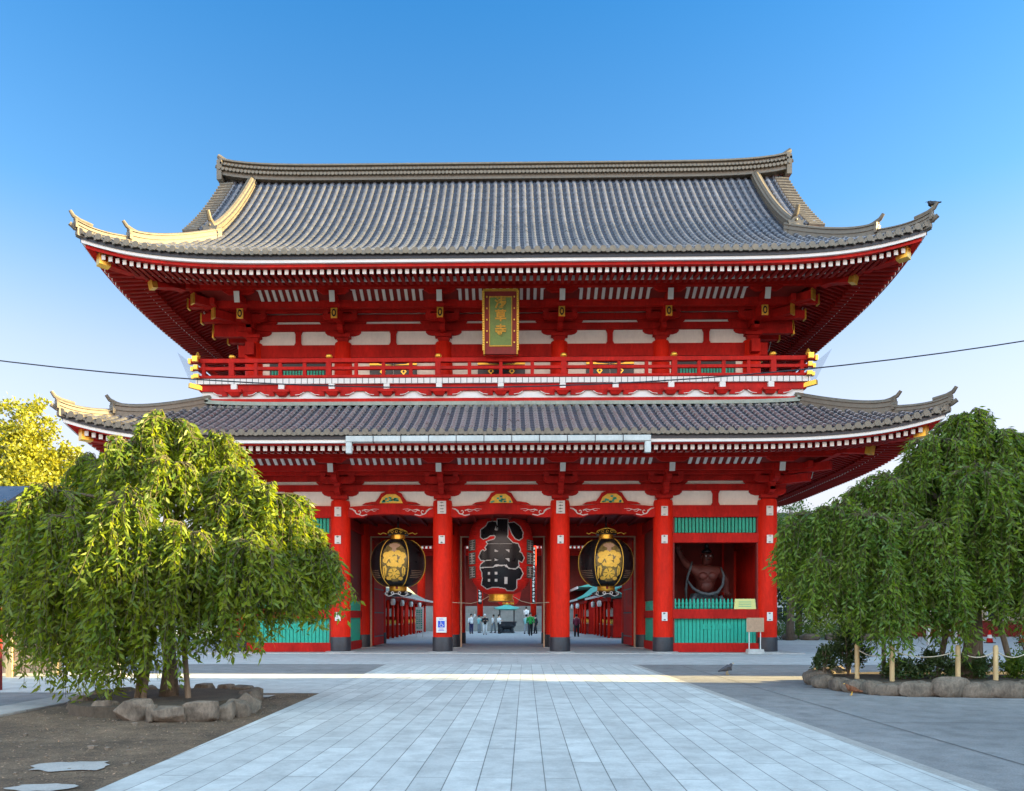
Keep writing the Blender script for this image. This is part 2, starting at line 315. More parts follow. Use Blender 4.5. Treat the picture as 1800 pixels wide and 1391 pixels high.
for a, b in zip(CX[:-1], CX[1:]):
    outer = abs(a+b) > 12
    if outer:
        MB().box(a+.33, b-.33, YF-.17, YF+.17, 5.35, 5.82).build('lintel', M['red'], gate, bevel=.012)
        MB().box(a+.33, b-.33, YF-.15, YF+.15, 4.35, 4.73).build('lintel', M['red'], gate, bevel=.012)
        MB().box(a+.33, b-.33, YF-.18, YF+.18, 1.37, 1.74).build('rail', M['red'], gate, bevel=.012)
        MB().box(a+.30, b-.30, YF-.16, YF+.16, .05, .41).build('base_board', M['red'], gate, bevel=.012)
        for e in (a+.36, b-.36): MB().box(e-.07, e+.07, YF-.1, YF+.1, .41, 5.35).build('jamb', M['darkwood'], gate)
        mb = MB(); n = 23; x0, x1 = a+.50, b-.50
        for k in range(n):
            x = x0+(x1-x0)*k/(n-1); mb.cbox((x, YF, 5.05), .095, .06, .6, rz=R(45)); mb.cbox((x, YF-.001, 5.05), .09, .09, .58)
        mb.build('upper_lattice', M['teal'], gate)
        mb = MB()
        n = 22
        for k in range(n):
            x = x0-.02+(x1-x0+.04)*k/(n-1)
            mb.box(x-.062, x+.062, YF-.03, YF+.03, .405, 1.375)
        mb.build('slat_fence', M['teal'], gate)
        MB().box(a+.4, b-.4, YF+.3, YF+.32, .05, 1.4).build('fence_backing', M['darkwood'], gate)
        mid = (a+b)/2+.05; mb = MB()
        mb.box(mid-.62, mid+.62, YF-.055, YF-.033, 1.09, 1.145); mb.box(mid-.62, mid+.62, YF-.055, YF-.033, .955, 1.0)
        for k in range(6): mb.box(mid-.55+k*.2, mid-.45+k*.2, YF-.052, YF-.035, 1.0, 1.09)
        mb.build('offering_slot', M['teal'], gate)
        for k in range(n):
            x = x0-.02+(x1-x0+.04)*k/(n-1)
            MB().lathe([(.062,0),(.062,.1),(.045,.13),(.05,.16),(.068,.22),(.055,.27),(.035,.30),(.045,.33),(.035,.38),(.008,.42)], (x, YF, 1.74), 10).build('finial_post', M['teal'], gate, smooth=True)
    else:
        # arched rainbow lintel with white scroll painting
        h = (b-a)/2-.34; mid = (a+b)/2
        pts = [(-h,5.36),(-h+.55,5.36),(-h+.8,5.46),(0,5.50),(h-.8,5.46),(h-.55,5.36),(h,5.36),(h,5.78),(0,5.90),(-h,5.78)]
        MB().prism(pts, YF-.19, YF+.19, lambda p, q, y, m=mid: (m+p, y, q)).build('arched_lintel', M['red'], gate)
        mb = MB()
        for s in (-1, 1):
            def S(pp, w0=.02, w1=.008):
                pp = [(mid+s*p, YF-.195, q) for p, q in pp]
                mb.tube(pp, [w0+(w1-w0)*k/(len(pp)-1) for k in range(len(pp))], 5)
            cxx = h-.42
            sp = [(cxx+.012*t*math.cos(t*.55), 5.585+.012*t*math.sin(t*.55)) for t in range(1, 13)]
            S(sp[::-1], .024, .014)
            S([(h-.05,5.70),(h-.18,5.66),(h-.27,5.58),(h-.35,5.5),(h-.55,5.43),(h-.75,5.47)], .01, .024)
            S([(cxx-.13,5.62),(cxx-.25,5.67),(cxx-.42,5.64),(cxx-.6,5.69),(cxx-.8,5.68)], .024, .006)
            S([(cxx-.2,5.66),(cxx-.3,5.57),(cxx-.42,5.60)], .02, .006); S([(cxx-.5,5.66),(cxx-.6,5.6),(cxx-.7,5.63)], .016, .006)
            S([(cxx+.14,5.62),(cxx+.26,5.70),(cxx+.38,5.73)], .02, .006)
        mb.build('scroll_painting', M['white'], gate, smooth=True)
        # frog-leg strut (kaerumata)
        out = [(-1.15,5.87),(-1.0,5.95),(-.8,5.98),(-.62,6.0),(-.5,6.15),(-.4,6.32),(-.2,6.4),(.2,6.4),(.4,6.32),(.5,6.15),(.62,6.0),(.8,5.98),(1.0,5.95),(1.15,5.87),(0,5.89)]
        fr = MB().prism(out, YF-.12, YF-.03, lambda p, q, y, m=mid: (m+p, y, q)).build('frog_leg_strut', M['red'], gate)
        inn = [(-.46,5.93),(-.36,6.15),(-.18,6.28),(.18,6.28),(.36,6.15),(.46,5.93)]
        MB().prism(inn, YF-.135, YF-.11, lambda p, q, y, m=mid: (m+p, y, q)).build('carving', M['goldp'], fr)
        mb = MB(); rnd = random.Random(int(mid*10)+50)
        for k in range(26):
            px, pz = rnd.uniform(-.38,.38), rnd.uniform(5.96,6.2)
            if pz > 6.26-abs(px)*.75: continue
            mb.cbox((mid+px, YF-.145, pz), rnd.uniform(.06,.12), .03, rnd.uniform(.04,.08), rz=0)
        mb.build('carved_leaves', M['teal'], fr)
# short struts in the plaster above the outer bays
for x in (-8.42, 8.42):
    MB().prism([(-.17,0),(-.11,.12),(-.11,.45),(-.17,.58),(.17,.58),(.11,.45),(.11,.12),(.17,0)], YF-.12, YF-.031, lambda p, q, y, m=x: (m+p, y, 5.82+q)).build('strut', M['red'], gate)
# ceiling, inner lintels and doors
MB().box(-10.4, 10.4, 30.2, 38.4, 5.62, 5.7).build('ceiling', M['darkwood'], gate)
mb = MB()
for k in range(28): mb.box(-10.2+k*.755-.05, -10.2+k*.755+.05, 30.2, 38.4, 5.5, 5.62)
mb.build('ceiling_joists', M['darkwood'], gate)
for x in CX[1:-1]: MB().box(x-.16, x+.16, 30.2, 38.3, 5.1, 5.5).build('passage_beam', M['red'], gate)
for y in ROWS[1:]:
    z = 5.05
    MB().box(-10.4, 10.4, y-.17, y+.17, z, 5.62).build('inner_lintel', M['red'], gate)
MB().box(-10.4, 10.4, 38.45, 38.55, 5.62, 7.4).build('back_wall', M['red'], gate)
for a, b in zip(CX[1:-2], CX[2:-1]):
    mb = MB(); y = 34.25; x0, x1 = a+.46, b-.46
    for x in (x0, x1): mb.box(x-.035, x+.035, y-.22, y-.17, .05, 5.0)
    mb.box(x0-.035, x1+.035, y-.22, y-.17, 5.0, 5.06)
    mb.build('opening_trim', M['signbrown'], gate)
for sx in (-1, 1):   # door leaves folded back against the passage walls
    for y0 in (34.5,):
        d = MB().box(sx*5.92-.05, sx*5.92+.05, y0, y0+2.6, .12, 4.9).build('door_leaf', M['red'], gate, bevel=.01)
        mb = MB()
        for z in (.5, 1.6, 2.7, 3.8): mb.box(sx*5.92-.06, sx*5.92+.06, y0+.05, y0+2.55, z, z+.06)
        mb.build('door_strap', M['iron'], d)
    # green slat side screens at the passage
    mb = MB()
    for k in range(16):
        y = 30.5+k*.21; mb.box(sx*6.38-.03, sx*6.38+.03, y, y+.12, .41, 2.12)
    mb.build('slat_fence', M['teal'], gate); MB().box(sx*6.38-.08, sx*6.38+.08, 30.4, 33.9, .05, .41).box(sx*6.38-.08, sx*6.38+.08, 30.4, 33.9, 1.4, 1.7).build('rail', M['red'], gate)

# ------------------------------------------------------------------ roofs and eaves
def rise(d, Rr, Lr=8.0, p=3.5): return Rr*max(0.0, 1-max(d, 0)/Lr)**p
class Skirt:
    """one roof skirt: eave rectangle half-width H, half-depth D about (0,YC); profile z0 + a t + b t^2"""
    def __init__(s, H, D, z0, a, b, Rr): s.H, s.D, s.z0, s.a, s.b, s.R = H, D, z0, a, b, Rr
    def side(s, k):   # k 0 front, 1 right, 2 back, 3 left -> (half length, map(u,t)->x,y)
        if k == 0: return s.H, lambda u, t: (u, YC-s.D+t)
        if k == 2: return s.H, lambda u, t: (-u, YC+s.D-t)
        if k == 1: return s.D, lambda u, t: (s.H-t, YC+u)
        return s.D, lambda u, t: (-s.H+t, YC-u)
    def z(s, d, t): return s.z0 + s.a*t + s.b*t*t + rise(d, s.R)*math.exp(-t/3.0)
TR = .088
def tile_rows(mb, pan, sk, k, tmax_fn, spacing=.32, urange=None, tmin=0.0, zlift=0.0):
    Hl, mp = sk.side(k)
    n = int(round(2*Hl/spacing)); us = [(-Hl + (i+.5)*2*Hl/n) for i in range(n)]
    hw = Hl/n
    if urange: us = [u for u in us if urange(u)]
    NA = 6
    for u in us:
        tm = tmax_fn(u)
        if tm - tmin < .12: continue
        d = Hl-abs(u); m = max(1, int(math.ceil((tm-tmin)/.34))); base = len(mb.v); rings = 0
        for i in range(m):
            ta, tb = tmin+(tm-tmin)*i/m, tmin+(tm-tmin)*(i+1)/m
            for t, r in ((ta, TR*1.08), (tb, TR*.9)):
                z = sk.z(d, t)+zlift
                for a in range(NA+1):
                    an = math.pi*a/NA; x, y = mp(u+math.cos(an)*r, t)
                    mb.v.append((x, y, z+.02+math.sin(an)*r))
                rings += 1
        for i in range(rings-1):
            for a in range(NA):
                q = base+i*(NA+1)+a
                mb.f.append((q, q+1, q+NA+2, q+NA+1)); mb.m.append(0)
        # flat pan between rows: stepped courses
        for i in range(m):
            ta, tb = tmin+(tm-tmin)*i/m, tmin+(tm-tmin)*(i+1)/m
            vs = []
            for t, dz in ((ta, .02), (tb, -.015)):
                for du in (-hw, 0, hw):
                    x, y = mp(u+du, t); vs.append((x, y, sk.z(Hl-abs(u+du), t)+dz+zlift-(.03 if du else 0)*0))
            lo = [(x, y, z-.06) for x, y, z in vs[:3]]
            pan.add(vs+lo, [(0,1,4,3),(1,2,5,4),(6,7,1,0),(7,8,2,1)])
    return us
def eave_tiles(sk, k, parent, spacing=.32):
    """round end discs and the drooping pan tiles between them"""
    Hl, mp = sk.side(k); n = int(round(2*Hl/spacing)); mb = MB(); hw = Hl/n
    for i in range(n):
        u = -Hl+(i+.5)*2*hw; z = sk.z(Hl-abs(u), 0)+.02
        N = 10; vs = []
        for t, r in ((-.03, TR*1.25), (.04, TR*1.25)):
            for a in range(N):
                x, y = mp(u+r*math.cos(2*math.pi*a/N), t); vs.append((x, y, z+r*math.sin(2*math.pi*a/N)))
        fs = [(a, (a+1) % N, N+(a+1) % N, N+a) for a in range(N)] + [tuple(range(N-1,-1,-1)), tuple(range(N,2*N))]
        mb.add(vs, fs)
        for s in (-1, 1):   # half a drooping pan tile each side
            vs = []
            for t in (-.02, .05):
                for f, dz in ((0, 0), (.5, -.1), (1, -.13)):
                    x, y = mp(u+s*hw*f, t); vs.append((x, y, z+dz-.0))
                for f, dz in ((1, -.03), (.5, -.02), (0, 0)):
                    x, y = mp(u+s*hw*f, t); vs.append((x, y, z+dz+.02))
            mb.add(vs, [(0,1,2,3,4,5),(11,10,9,8,7,6),(0,6,7,1),(1,7,8,2)])
    return mb.build('eave_tile_edge', M['ridge'], parent)
def strip(sk, k, t0, t1, za, zb, mt, name, parent, ext=0.0, zc=None, n=60):
    """board running along the eave: between inward offsets t0..t1, heights za..zb relative to the eave line"""
    Hl, mp = sk.side(k); mb = MB()
    L = Hl-t0+ext; us = [-L+2*L*i/n for i in range(n+1)]; vs = []
    for u in us:
        zr = rise(Hl-abs(u), sk.R)
        for t, z in ((t0, za), (t1, za if zc is None else zc), (t1, zb if zc is None else zc+zb-za), (t0, zb)):
            x, y = mp(u*(Hl-t)/(Hl-t0) if abs(u) > Hl-1.5 else u, t); vs.append((x, y, z+zr))
    fs = []
    for i in range(n):
        for a in range(4):
            b = (a+1) % 4; fs.append((i*4+a, i*4+b, (i+1)*4+b, (i+1)*4+a))
    fs += [(0,3,2,1), (n*4, n*4+1, n*4+2, n*4+3)]
    mb.add(vs, fs); return mb.build(name, mt, parent, smooth=35)
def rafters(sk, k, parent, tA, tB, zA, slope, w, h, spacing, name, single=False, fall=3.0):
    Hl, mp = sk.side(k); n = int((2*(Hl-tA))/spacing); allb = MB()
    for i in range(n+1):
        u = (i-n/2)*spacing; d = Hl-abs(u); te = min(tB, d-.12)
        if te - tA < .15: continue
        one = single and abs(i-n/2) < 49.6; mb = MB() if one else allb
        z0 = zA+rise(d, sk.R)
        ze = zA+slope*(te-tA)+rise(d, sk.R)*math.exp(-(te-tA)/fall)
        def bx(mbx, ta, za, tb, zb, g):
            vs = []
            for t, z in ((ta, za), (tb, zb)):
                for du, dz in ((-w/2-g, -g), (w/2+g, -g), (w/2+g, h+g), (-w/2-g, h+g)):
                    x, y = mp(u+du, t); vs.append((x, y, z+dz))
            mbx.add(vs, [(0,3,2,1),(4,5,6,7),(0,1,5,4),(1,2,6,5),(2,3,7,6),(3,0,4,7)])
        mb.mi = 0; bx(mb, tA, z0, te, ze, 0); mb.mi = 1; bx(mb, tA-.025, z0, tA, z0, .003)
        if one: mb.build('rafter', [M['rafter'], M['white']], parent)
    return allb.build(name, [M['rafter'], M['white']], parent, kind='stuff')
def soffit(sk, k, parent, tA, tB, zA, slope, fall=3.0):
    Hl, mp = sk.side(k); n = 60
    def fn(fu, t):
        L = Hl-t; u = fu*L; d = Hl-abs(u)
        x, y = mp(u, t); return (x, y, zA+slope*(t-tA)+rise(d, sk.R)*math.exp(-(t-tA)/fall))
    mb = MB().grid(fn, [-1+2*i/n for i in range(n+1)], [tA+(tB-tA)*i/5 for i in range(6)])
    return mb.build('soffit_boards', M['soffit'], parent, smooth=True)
def oni(mb, p, sc, face):   # ridge-end ornament: carved block with horns; face = outward unit vector
    p = Vector(p); f = Vector(face).normalized(); sd = Vector((-f.y, f.x, 0))
    out = [(-.5,0),(-.55,.35),(-.42,.6),(-.5,.85),(-.3,.8),(-.15,1.0),(0,1.12),(.15,1.0),(.3,.8),(.5,.85),(.42,.6),(.55,.35),(.5,0)]
    mb.prism(out, -.16, .06, lambda a, q, y: tuple(p + sd*a*sc + Vector((0,0,q*sc)) + f*y*sc))
    for a, q, r in ((0,.45,.26),(-.3,.25,.12),(.3,.25,.12),(0,.85,.1)):
        c = p + sd*a*sc + Vector((0,0,q*sc)) + f*.06*sc
        mb.lathe([(r*sc,-.06*sc),(r*sc*.8,.03*sc),(r*.2*sc,.09*sc)], (0,0,0), 8) if 0 else mb.tube([c-f*.05*sc, c+f*.06*sc, c+f*.10*sc], [r*sc, r*sc*.75, r*.2*sc], 8)
def ridge_run(pts, w, h, name, parent, tipcurl=0, n_layers=3):
    """stacked ridge: body, thin proud layers, half-round cap along a path"""
    mb = MB()
    P = [Vector(p) for p in pts]; m = len(P)
    def sec(i):
        d = (P[min(i+1,m-1)]-P[max(i-1,0)]); d.z = 0; d.normalize(); return Vector((-d.y, d.x, 0))
    prof = [(-w*.5,-.25),(-w*.5,h*.3),(-w*.62,h*.3),(-w*.62,h*.36),(-w*.46,h*.36),(-w*.44,h*.72),(-w*.6,h*.72),(-w*.6,h*.78),(-w*.34,h*.8),(-w*.28,h*.95),(0,h*1.06)]
    prof = prof + [(-a, b) for a, b in prof[-2::-1]]; q = len(prof); vs = []
    for i in range(m):
        sd = sec(i)
        for a, b in prof: vs.append(tuple(P[i]+sd*a+Vector((0,0,b))))
    fs = [(i*q+a, i*q+(a+1) % q, (i+1)*q+(a+1) % q, (i+1)*q+a) for i in range(m-1) for a in range(q)] + [tuple(range(q))[::-1], tuple((m-1)*q+a for a in range(q))]
    mb.add(vs, fs); return mb.build(name, M['ridge'], parent)
def hip_pts(sk, s, t0, t1, n, dz=0):
    out = []
    for i in range(n+1):
        t = t0+(t1-t0)*i/n; out.append((s*(sk.H-t), YC-sk.D+t, sk.z(t, t)+dz))
    return out
def back(pts): return [(x, 2*YC-y, z) for x, y, z in pts]
def corner_ridges(sk, s, tin, parent):
    for flip in (False, True):
        f = back if flip else (lambda p: p); fy = 1 if flip else -1
        up = hip_pts(sk, s, tin, 1.25, 14, .0)
        up = [(x, y, z+.12*(i/14)**6) for i, (x, y, z) in enumerate(up)]
        ridge_run(f(up), .28, .40, 'corner_ridge', parent)
        lo = hip_pts(sk, s, 1.35, .02, 10, -.02); lo = [(x, y, z+.10*(i/10)**4) for i, (x, y, z) in enumerate(lo)]
        ridge_run(f(lo), .24, .30, 'corner_ridge', parent)
        # upturned beak tiles at both tier ends, and ogre-face tiles
        d = Vector((s, fy, 0)).normalized()
        for (bx, by, bz), hh, L in ((f(up)[-1], .38, .24), (f(lo)[-1], .30, .20)):
            mb = MB(); p = Vector((bx, by, bz+hh)); mb.tube([p-d*.5+Vector((0,0,-.06)), p-d*.1+Vector((0,0,0)), p+d*L*.5+Vector((0,0,.09)), p+d*L+Vector((0,0,.24))], [.085,.08,.075,.06], 8)
            oni(mb, Vector((bx, by, bz))+d*.05+Vector((0,0,-.02)), .42 if hh > .35 else .34, d); mb.build('ridge_end_tile', M['ridge'], parent, smooth=35)
        p = Vector(f(lo)[-1]); mb = MB(); mb.tube([p-d*.5+Vector((0,0,-.05)), p+d*.05+Vector((0,0,-.0)), p+d*.22+Vector((0,0,.10))], [.10,.09,.08], 8)
        mb.build('corner_beak_tile', M['ridge'], parent, smooth=35)
def eave_system(sk, parent, zt, t2=1.3, t2z=0, slope2=.42, tin=4.9, slope1=.2):
    """zt: height of the bottom of the first rafter tips (centre of the eave)"""
    for k in (0, 1, 3, 2):
        if k != 2: eave_tiles(sk, k, parent)
        strip(sk, k, .08, .22, sk.z0-.21, sk.z0-.0, M['iron'], 'eave_shadow_strip', parent)  # black strip standing in for the shadow line under the tile edge
        strip(sk, k, .12, .30, sk.z0-.32, sk.z0-.20, M['white'], 'white_eave_board', parent)
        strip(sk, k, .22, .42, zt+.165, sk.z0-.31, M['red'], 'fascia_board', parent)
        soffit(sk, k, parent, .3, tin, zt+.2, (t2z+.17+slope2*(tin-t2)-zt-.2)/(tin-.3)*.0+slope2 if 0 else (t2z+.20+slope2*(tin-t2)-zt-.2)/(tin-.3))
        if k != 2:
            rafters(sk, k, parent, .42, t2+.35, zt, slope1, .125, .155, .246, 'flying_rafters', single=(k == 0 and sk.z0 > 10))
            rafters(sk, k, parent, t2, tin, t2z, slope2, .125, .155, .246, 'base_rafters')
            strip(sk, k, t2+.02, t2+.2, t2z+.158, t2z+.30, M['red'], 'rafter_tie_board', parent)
    # hip rafters on the diagonals with gold end plates
    for s in (-1, 1):
        for fy in (-1, 1):
            def P(t, z): return (s*(sk.H-t), YC+fy*(sk.D-t), z+rise(t, sk.R)*math.exp(-max(t-.4,0)/3))
            a, b = P(.52, zt+.03), P(2.6, zt+.45)
            o = MB().beam(a, b, .34, .36).build('hip_rafter', M['red'], parent)
            d = (Vector(a)-Vector(b)).normalized(); MB().beam(Vector(a)+d*.03, Vector(a)-d*.34, .37, .40).build('gold_end_plate', M['gold'], o)
            a, b = P(1.75, t2z+.0), P(tin+.6, t2z+slope2*(tin-t2)+.05)
            o = MB().beam(a, b, .34, .34).build('hip_rafter', M['red'], parent)
            d = (Vector(a)-Vector(b)).normalized(); MB().beam(Vector(a)+d*.03, Vector(a)-d*.16, .37, .38).build('gold_end_plate', M['gold'], o)

# ---- upper roof: hip-and-gable
UP = Skirt(14.52, 8.55, 13.88, .464, .0462, .80)
uroof = MB(); upan = MB(); TG = 14.52-11.2; TW = 4.35
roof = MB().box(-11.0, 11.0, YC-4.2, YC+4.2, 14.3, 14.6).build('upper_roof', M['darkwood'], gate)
for k in (0, 2):
    tile_rows(uroof, upan, UP, k, lambda u: 8.5 if abs(u) < 11.25 else 14.52-abs(u))
    tile_rows(uroof, upan, UP, k, lambda u: 8.5, urange=lambda u: 11.25 < abs(u) < 12.6, tmin=TW)
for k in (1, 3): tile_rows(uroof, upan, UP, k, lambda u: min(TG+.1, 8.55-abs(u)))
uroof.build('round_tile_rows', M['tile'], roof, smooth=50)
upan.build('pan_tiles', M['tilep'], roof)
zr = UP.z(99, 8.5)
# main ridge, rising gently to its ends
n = 40; rp = [(-12.75+25.5*i/n, YC, zr-.15+.32*abs(-1+2*i/n)**9) for i in range(n+1)]
mb = MB()
for a, b in zip(rp[:-1], rp[1:]):
    pass
P = rp; prof = [(-.42,0),(-.42,.20),(-.50,.22),(-.50,.27),(-.36,.30),(-.36,.42),(-.46,.44),(-.46,.50),(-.30,.52),(-.30,.66),(-.40,.68),(-.40,.75),(-.2,.82),(0,.85)]
prof = prof+[(-a, b) for a, b in prof[-2::-1]]; q = len(prof)
mb.add([(x, y+a, z+b) for x, y, z in P for a, b in prof], [(i*q+a, i*q+(a+1) % q, (i+1)*q+(a+1) % q, (i+1)*q+a) for i in range(n) for a in range(q)]+[tuple(range(q))[::-1], tuple(n*q+a for a in range(q))])
rg = mb.build('main_ridge', M['ridge'], roof)
mb = MB(); mj = MB()     # rows of small round tile ends and thin flat-tile joints, one surface pattern
for i in range(150):
    x = -12.7+25.4*i/149; z = zr-.15+.32*abs(x/12.75)**9
    mb.tube([(x, YC-.54, z+.24), (x, YC-.40, z+.24)], .075, 8); mb.tube([(x+.085, YC-.50, z+.47), (x+.085, YC-.36, z+.47)], .06, 8)
for i in range(110):
    x = -12.6+25.2*i/109; z = zr-.15+.32*abs(x/12.75)**9; mb.mi = 1; mb.box(x-.012, x+.012, YC-.312, YC-.299, z+.54, z+.70)
mb.build('ridge_tile_pattern', [M['ridge'], M['iron']], rg, kind='stuff')
for s in (-1, 1):
    mb = MB(); p = Vector((s*12.76, YC, zr+.1)); oni(mb, p, .66, (s, 0, 0))
    mb.box(min(s*12.6,s*12.82), max(s*12.6,s*12.82), YC-.5, YC+.5, zr-.1, zr+.78)
    mb.tube([(s*12.1,YC,zr+.86),(s*12.6,YC,zr+.98),(s*12.92,YC,zr+1.22)], [.14,.13,.11], 8)
    mb.tube([(s*12.75,YC-.2,zr+.55),(s*12.95,YC-.25,zr+.62)], [.1,.08], 8)
    mb.build('ridge_end_tile', M['ridge'], roof, smooth=35)
    for fl in (False, True):
        f = back if fl else (lambda p: p); fy = 1 if fl else -1
        # descending ridge
        ts = [8.3-(8.3-3.45)*i/16 for i in range(17)]
        dp = [(s*11.25, YC-8.55+t, UP.z(9, t)+.02+.08*(i/16)**4) for i, t in enumerate(ts)]
        ridge_run(f(dp), .32, .50, 'descending_ridge', roof)
        mb = MB(); e = Vector(f(dp)[-1]); oni(mb, e+Vector((0, fy*.05, -.08)), .62, (0, fy, 0))
        mb.tube([e+Vector((0,-fy*.4,.62)), e+Vector((0,fy*.1,.68)), e+Vector((0,fy*.3,.92))], [.1,.1,.08], 8)
        mb.build('ridge_end_tile', M['ridge'], roof, smooth=35)
        # verge of crosswise tiles stepping down the gable edge
        mb = MB()
        for i in range(20):
            t = 8.2-(8.2-TW)*i/19; x0 = s*12.1; x1 = s*12.72; z = UP.z(9, t)
            y = YC+fy*(8.55-t)
            mb.tube([(x0, y, z+.12), (x1, y, z+.08)], .085, 8)
        mb.build('verge_tiles', M['ridge'], roof, smooth=40)
        bp = [(s*12.42, YC+fy*(8.55-t), UP.z(9, t)-.36) for t in [8.45-(8.45-TW)*i/10 for i in range(11)]]
        mb = MB()
        for a, b in zip(bp[:-1], bp[1:]): mb.beam(a, b, .12, .30)
        mb.build('barge_board', M['red'], roof)
    # gable wall
    zz = [(YC-8.55+t, UP.z(9, t)-.1) for t in [4.2, 5.4, 6.6, 7.8, 8.5]]
    poly = [(y, z) for y, z in zz]+[(2*YC-y, z) for y, z in zz[::-1]]+[(YC+4.3, 15.4), (YC-4.3, 15.4)]
    MB().prism(poly, s*11.75, s*11.9, lambda p, q, x: (x, p, q)).build('gable_wall', M['darkwood'], roof)
    corner_ridges(UP, s, 3.6, roof)
eave_system(UP, gate, 13.29, 1.26, 13.40, .42, 4.95, .12)

# ---- lower roof: skirt below the balcony
LO = Skirt(14.92, 8.95, 7.62, .452, .018, .78)
lr = MB(); lp = MB()
lroof = MB().box(-11.5, 11.5, YC-5.3, YC+5.3, 8.95, 9.1).build('lower_roof', M['darkwood'], gate)
for k in (0, 2): tile_rows(lr, lp, LO, k, lambda u: min(3.6, 14.92-abs(u)))
for k in (1, 3): tile_rows(lr, lp, LO, k, lambda u: min(3.6, 8.95-abs(u)))
lr.build('round_tile_rows', M['tile'], lroof, smooth=50); lp.build('pan_tiles', M['tilep'], lroof)
for s in (-1, 1): corner_ridges(LO, s, 3.7, lroof)
zt = LO.z(99, 3.5)
for k in range(4): strip(LO, k, 3.42, 3.75, zt+.06, zt+.20, M['copper'], 'copper_flashing', lroof, zc=zt+.12)
mb = MB()   # little gable-shaped snow stoppers along the top
for i in range(70): 
    x = -11.4+22.8*i/69; MB().add([(x-.11,28.72,zt-.02),(x+.11,28.72,zt-.02),(x,28.74,zt+.12),(x,28.86,zt+.12)], [(0,1,2),(0,2,3),(1,3,2)]).build('snow_stop', M['ridge'], lroof)
eave_system(LO, gate, 7.10, 1.15, 7.17, .30, 4.95, .1)
# rain gutter along the middle of the lower eave, with downpipe stubs
mb = MB(); x0, x1 = -5.15, 5.05
mb.box(x0, x1, YC-LO.D-.02, YC-LO.D+.14, 7.30, 7.50)
g = mb.build('rain_gutter', M['copper'], gate, bevel=.02)
g.data.materials[0] = M['zinc']
mb = MB()
for i in range(1, 11): x = x0+(x1-x0)*i/11; MB().box(x-.012, x+.012, YC-LO.D-.03, YC-LO.D+.15, 7.28, 7.51).build('gutter_bracket', M['iron'], g)
for x in (x0+.1, x1-.1): MB().box(x-.1, x+.1, YC-LO.D, YC-LO.D+.16, 6.92, 7.30).build('downpipe_stub', M['zinc'], g, bevel=.02)
